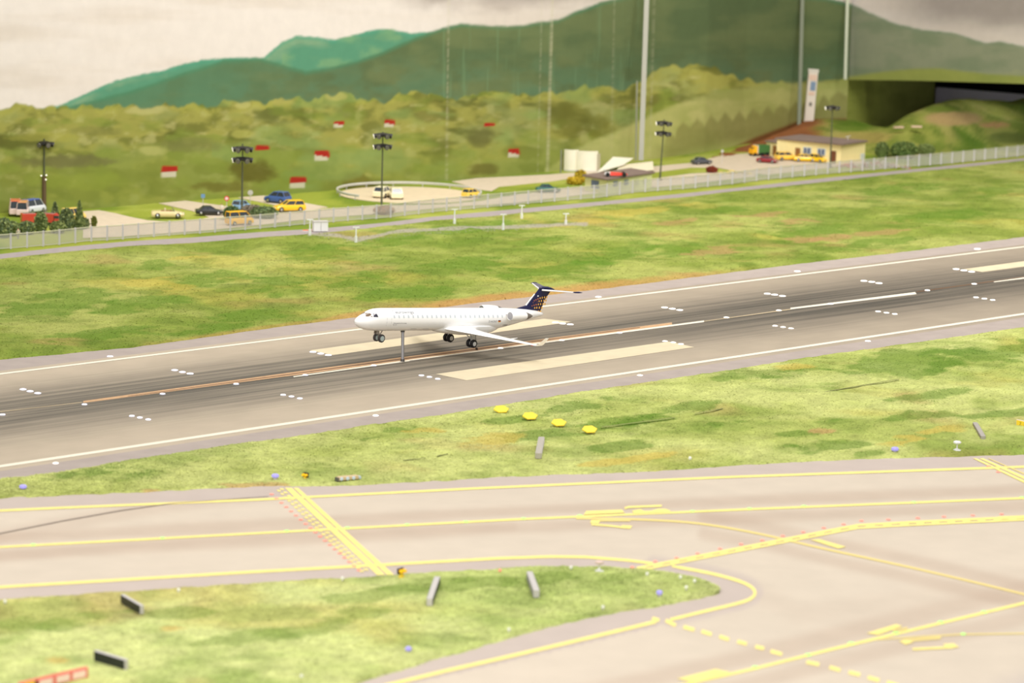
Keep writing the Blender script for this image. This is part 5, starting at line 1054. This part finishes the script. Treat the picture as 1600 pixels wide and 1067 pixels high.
# ---- tall pale tower, leaning slightly
dd = (G(1263, base_at(1263))-CAM)@F_-.07; ft = PD(1263, 192, dd-.0); tp = PD(1269.5, 109, dd); kk = dd/FPX
t = thing('tower', 'tall narrow white tower with blue glazing standing on the brown slope', 'tower', tuple(ft)); ax = Vector(tp-ft); Hh = ax.length; t.rotation_euler = ax.to_track_quat('Z', 'Y').to_euler(); 
t.rotation_euler = (0, math.atan2(ax.x, ax.z), 0)
MB().box((0, 0, Hh*.5-.003), (15*kk, 14*kk, Hh+.006)).build('shaft', mat('tower_white', (214, 204, 190), .6), t, bevel=.0015)
MB().box((0, 0, Hh*.985), (16.5*kk, 15*kk, Hh*.05)).build('crown', mat('tower_top', (206, 200, 188), .6), t)
MB().box((.002, -7.2*kk, Hh*.70), (8*kk, .8*kk, Hh*.17)).build('glazing', mat('tower_blue', (120, 140, 164), .3), t); MB().box((0, -7.2*kk, Hh*.86), (12*kk, .8*kk, Hh*.10)).build('panel', mat('tower_rose', (214, 184, 164), .6), t)
MB().box((0, -7.2*kk, Hh*.36), (4*kk, .8*kk, Hh*.07)).build('window', mat('tower_win', (110, 104, 96), .4), t); MB().box((0, -7.2*kk, Hh*.56), (9*kk, .8*kk, Hh*.06)).build('panel', mat('tower_rose', (0, 0, 0)), t)
# ---- white screens and slabs beside the grey batten
WSC = mat('screen_white', (232, 226, 206), .6, noise=.03, nscale=60)
def upright(name, label, x, yb, wpx, hpx, curve, cat, m=WSC):
    p = G(x, yb); k = mpp(x, yb); t = thing(name, label, cat, (p[0], p[1], 0), 0); n = 12; w_ = wpx*k; h = hpx*k; a = [(-w_/2+w_*i/n, curve*k*(1-((2*i/n-1)**2))*-1) for i in range(n+1)]
    MB().prism(a+[(q[0], q[1]+.008) for q in a[::-1]], 0, h).build('curved_panel', m, t, smooth=True); MB().prism([(q[0], q[1]-.0008) for q in a]+[(q[0], q[1]+.009) for q in a[::-1]], 0, .003).build('foot_strip', GREYL, t)
    return t
upright('white_screen', 'narrow white rounded screen at the foot of the backdrop, left one', 892, 267, 22, 33, 5, 'screen')
t = upright('white_screen', 'broad white curved screen at the foot of the backdrop, right one', 917, 268, 33, 32, 6, 'screen')
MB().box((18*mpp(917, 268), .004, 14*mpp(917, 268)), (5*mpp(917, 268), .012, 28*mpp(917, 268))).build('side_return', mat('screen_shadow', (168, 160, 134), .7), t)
t = thing('steel_post', 'thin grey post left of the white screens', 'post', tuple(G(876, 270)*np.array([1, 1, 0]))); MB().tube([(0, 0, 0), (0, 0, 36*mpp(876, 270))], .0020, 6).build('pole', mat('post_grey', (128, 130, 112), .6), t)
def slab(label, pts, th, m):
    q = [PD(x, y, (G(x0, y0)-CAM)@F_) for x, y, x0, y0 in pts]; c = sum(q)/4; c[2] = 0; t = thing('concrete_slab', label, 'slab', tuple(c))
    v = [tuple(p-c) for p in q]; d_ = np.array([0, th, -.002]); MB().add(v+[tuple(p-c+d_) for p in q], [(0, 1, 2, 3), (7, 6, 5, 4), (0, 4, 5, 1), (1, 5, 6, 2), (2, 6, 7, 3), (3, 7, 4, 0)]).build('slab', m, t, bevel=.001)
slab('tilted pale slab with a rounded end left of the grey batten', [(932, 270, 932, 272), (974, 258, 974, 268), (990, 247, 990, 264), (958, 245, 958, 264)], .02, WSC)
slab('broad pale slab right of the racing car', [(962, 270, 962, 273), (1022, 266, 1022, 269), (1020, 252, 1020, 264), (968, 258, 968, 266)], .02, mat('slab_cream', (226, 216, 186), .7))
for x, y, wh, a in ((1404, 200, 'left', .5), (1432, 199, 'right', .1)):
    dd = (G(1404, 246)-CAM)@F_+.18; c = PD(x, y, dd); t = thing('plank', 'small pale plank lying on the mound, %s one of two' % wh, 'plank', tuple(c), a); MB().box((0, 0, .002), (.026, .010, .004)).build('board', mat('plank_pink', (214, 184, 160), .7), t)

# ---- road signs and people
def disc_sign(x, yb, yt, rpx, m, rim, label, name='road_sign', sq=False):
    p = G(x, yb); k = mpp(x, yb); t = thing(name, label, 'sign', (p[0], p[1], 0), 0); h = (yb-yt)*k; MB().tube([(0, .0008, 0), (0, .0008, h)], .0007, 6).build('pole', GREYL, t)
    if sq: MB().box((0, 0, h), (rpx*2*k, .001, rpx*2*k)).build('plate', m, t)
    else:
        o = MB().lathe([(0, .0006), (rpx*k, .0006), (rpx*k, -.0002), (0, -.0002)], (0, 0, h), 16, 'Y').build('plate', rim, t); MB().lathe([(0, -.0003), (rpx*.62*k, -.0003), (rpx*.62*k, -.0006), (0, -.0006)], (0, 0, h), 16, 'Y').build('plate_centre', m, o)
disc_sign(354, 332, 310, 4, mat('sign_white', (236, 214, 208), .5), mat('sign_ring', (222, 70, 66), .5), 'round red-rimmed road sign right of the person in white')
disc_sign(317, 327, 306, 3, mat('sign_blue', (110, 150, 190), .5), GREYL, 'small blue square road sign above the black car', sq=True)
disc_sign(391, 318, 301, 4.2, GREYL, GREYL, 'round sign seen from its grey back right of the second mast')
disc_sign(1128, 257, 236, 2.2, GREYL, GREYL, 'slim grey roadside post right of the dark grey car')
def person(x, y, shirt, legs, label, rz=0):
    k = .0195/20; p = G(x, y); t = thing('person', label, 'person', (p[0], p[1], .001), rz); S = .0195/1.75
    mb = MB(); sk = lambda pts, r: mb.tube([(a*S, b*S, c*S) for a, b, c in pts], [q*S for q in r], 8)
    sk([(-.1, .02, 0), (-.1, 0, .45), (-.08, 0, .85)], [.05, .06, .085]); sk([(.1, -.08, 0), (.1, -.02, .45), (.08, 0, .85)], [.05, .06, .085]); sk([(0, 0, .8), (0, 0, 1.1), (0, 0, 1.4), (0, 0, 1.5)], [.16, .15, .19, .07])
    sk([(-.2, 0, 1.4), (-.27, -.02, 1.12), (-.25, -.12, .88)], [.06, .05, .04]); sk([(.2, 0, 1.4), (.27, -.02, 1.12), (.25, -.12, .88)], [.06, .05, .04]); sk([(0, 0, 1.48), (0, 0, 1.56), (0, -.01, 1.66), (0, 0, 1.76)], [.05, .09, .10, .04])
    b = mb.build('body', mat('mini_skin', (222, 176, 146), .6), t, smooth=True)
    mb = MB(); mb.tube([(0, 0, .84*S), (0, 0, 1.1*S), (0, 0, 1.42*S)], [.185*S, .17*S, .21*S], 10); 
    for sx in (-1, 1): mb.tube([(sx*.2*S, 0, 1.42*S), (sx*.275*S, -.02*S, 1.1*S)], [.075*S, .065*S], 8)
    mb.build('jacket', shirt, t, smooth=True); mb = MB()
    for sx, yy in ((-1, .02), (1, -.08)): mb.tube([(sx*.1*S, yy*S, .02*S), (sx*.1*S, 0, .45*S), (sx*.08*S, 0, .88*S)], [.07*S, .08*S, .11*S], 8)
    mb.build('trousers', legs, t, smooth=True); MB().lathe([(.095*S, 1.64*S), (.11*S, 1.7*S), (.05*S, 1.79*S), (0, 1.8*S)], (0, .01*S, 0), 10).build('hair', mat('mini_hair', (92, 60, 40), .7), t, smooth=True)
person(346, 334, mat('shirt_white', (240, 236, 220), .7), mat('trousers_sand', (214, 204, 176), .7), 'tiny figure in white standing right of the black car')
person(362, 334, mat('shirt_lime', (206, 206, 110), .7), mat('trousers_sand', (0, 0, 0)), 'tiny figure in yellow-green beside the red-rimmed road sign')
person(28.5, 374, mat('shirt_grey', (198, 190, 180), .7), mat('trousers_grey', (150, 140, 132), .7), 'tiny brown-haired figure standing behind the fence at far left')

# ---- bushes, conifers, heaps
def leaf_blob(t, rx, ry, rz_, m, n=420, ls=.0032, cone=False, nm='foliage', seed=1, z0=0.0):
    rg = np.random.default_rng(seed); u = rg.normal(size=(n, 3)); u /= np.linalg.norm(u, axis=1)[:, None]; rad = .72+.34*rg.random(n)
    if cone: hh = rg.random(n)**1.3; a = rg.random(n)*6.283; c = np.stack([np.cos(a)*rx*(1-hh)*rad, np.sin(a)*ry*(1-hh)*rad, z0+hh*rz_], 1)
    else: c = u*rad[:, None]*np.array([rx, ry, rz_*.5]); c[:, 2] = np.maximum(c[:, 2]+rz_*.5, .0004)
    d1 = rg.normal(size=(n, 3)); d1 /= np.linalg.norm(d1, axis=1)[:, None]; d2x = np.cross(d1, rg.normal(size=(n, 3))); d2x /= np.linalg.norm(d2x, axis=1)[:, None]; l = ls*(.6+.8*rg.random((n, 1)))
    V = np.stack([c-d1*l, c-d2x*l*.5, c+d1*l, c+d2x*l*.5], 1).reshape(-1, 3); o = np_mesh(nm, V, np.arange(4*n).reshape(-1, 4), None, [m], smooth=False, parent=t)
    return o
def bush(x, y, wpx, hpx, cols, label, cone=False, name='bush', cat='bush', seed=1, group=None, stems=True):
    p = G(x, y); k = mpp(x, y); t = thing(name, label, cat, (p[0], p[1], 0), 0, group); rx = wpx/2*k; h = hpx*k
    mb = MB()
    if cone: mb.lathe([(rx*.62, h*.1), (rx*.42, h*.45), (rx*.12, h*.85), (0, h*.95)], (0, 0, 0), 10); 
    else: mb.lathe([(rx*.55, h*.02), (rx*.74, h*.3), (rx*.62, h*.62), (rx*.3, h*.84), (0, h*.88)], (0, 0, 0), 12)
    mb.build('inner_growth', mat('leafcore_%d_%d_%d' % cols[0], cols[0], .9), t, smooth=True)
    for i, c_ in enumerate(cols): leaf_blob(t, rx, rx*.8, h, mat('leaf_%d_%d_%d' % c_, c_, .8), int(260+wpx*8), .0030, cone, 'foliage', seed*7+i)
    if stems: MB().tube([(0, 0, 0), (0, 0, h*.3)], .0014, 6).build('trunk' if cone else 'stem', mat('bark', (96, 76, 52), .9), t)
    return t
g1_, g2_, g3_ = (96, 114, 64), (118, 134, 78), (146, 156, 94)
hed = 'hedge of green bushes at far left'
for i, (x, y, w_, h, wh) in enumerate([(6, 371, 26, 30, 'cut by the left frame edge'), (20, 368, 20, 22, 'second from the left edge'), (42, 366, 26, 20, 'in front of the left fire engine'), (64, 364, 20, 32, 'between the two fire engines'), (86, 350, 22, 34, 'right of the leftmost mast, tallest'), (90, 364, 24, 18, 'in front of the right fire engine'), (104, 360, 22, 34, 'left of the pale yellow van'), (124, 358, 20, 44, 'rightmost tall one beside the path'), (132, 357, 14, 16, 'low at the right end of the hedge')]):
    bush(x, y, w_, h, [g1_, g2_, g3_] if i % 2 else [(92, 110, 72), (112, 128, 88), g3_], 'green bush in the far left hedge, %s' % wh, cone=(i in (4, 7)), seed=i+2, group=hed)
bush(147, 355, 7, 17, [(140, 140, 60), (120, 132, 60)], 'thin yellow-green shrub standing on the tan path at left', seed=21)
bush(362, 344, 26, 22, [(74, 98, 54), (96, 120, 70)], 'dark green bush left of the second mast foot', seed=22); bush(413, 341, 42, 18, [(92, 112, 68), (116, 132, 84)], 'low dark green bush left of the yellow estate car', seed=23)
bush(394, 338, 34, 18, [(128, 118, 100), (150, 140, 120)], 'grey-brown dry bush right of the second mast', seed=24)
bush(600, 335, 32, 13, [(168, 128, 96), (186, 148, 116)], 'brown dry bush at the foot of the round-pad mast', seed=25)
bush(907, 282, 18, 16, [(176, 150, 30), (206, 182, 56)], 'small yellow flowering bush behind the hut, upper one', seed=26); bush(899, 288, 28, 12, [(180, 150, 24), (206, 178, 50)], 'wide yellow flowering bush left of the pale green hut', seed=27)
bush(1112, 270, 17, 10, [(120, 50, 30), (150, 70, 44)], 'small red-brown bush on the lawn below the dark grey car', seed=28)
bush(1412, 247, 42, 26, [(84, 106, 52), (104, 126, 62), (124, 140, 74)], 'round dark green bush at the foot of the mound', seed=29); bush(1378, 246, 22, 24, [(100, 118, 60), (118, 134, 74)], 'smaller green bush left of the round dark one', seed=30); bush(1446, 243, 30, 18, [(108, 124, 64), (126, 140, 76)], 'low green bush right of the round dark one', seed=31)
def heap(x, y, wpx, hpx, cs, label, seed, n=46):
    p = G(x, y); k = mpp(x, y); t = thing('rubble_heap', label, 'rubble', (p[0], p[1], 0)); t['kind'] = 'stuff'; rg = random.Random(seed)
    for ci, c_ in enumerate(cs):
        mb = MB()
        for _ in range(n//len(cs)):
            u = rg.gauss(0, .34); r = rg.uniform(.0025, .006); hx_ = u*wpx*k; hz = max(0, hpx*k*(1-abs(u)*1.5))*rg.random()
            mb.box((hx_, rg.gauss(0, .006), hz+r*.3), (r*1.3, r, r*.9), rg.random()*3, taper=.7)
        mb.build('stones', mat('stone_%d_%d_%d' % c_, c_, .9), t)
heap(1372, 262, 70, 11, [(170, 120, 100), (156, 148, 142), (188, 176, 160)], 'long heap of reddish and grey stones behind the fence by the mound', 3, 90)
heap(1150, 272, 38, 5, [(214, 196, 120), (190, 176, 130)], 'small heap of yellow stones on the lawn right of the red-brown bush', 4, 24)
heap(1325, 262, 34, 7, [(180, 104, 84), (160, 130, 108)], 'low heap of red stones in front of the cream building', 5, 30)
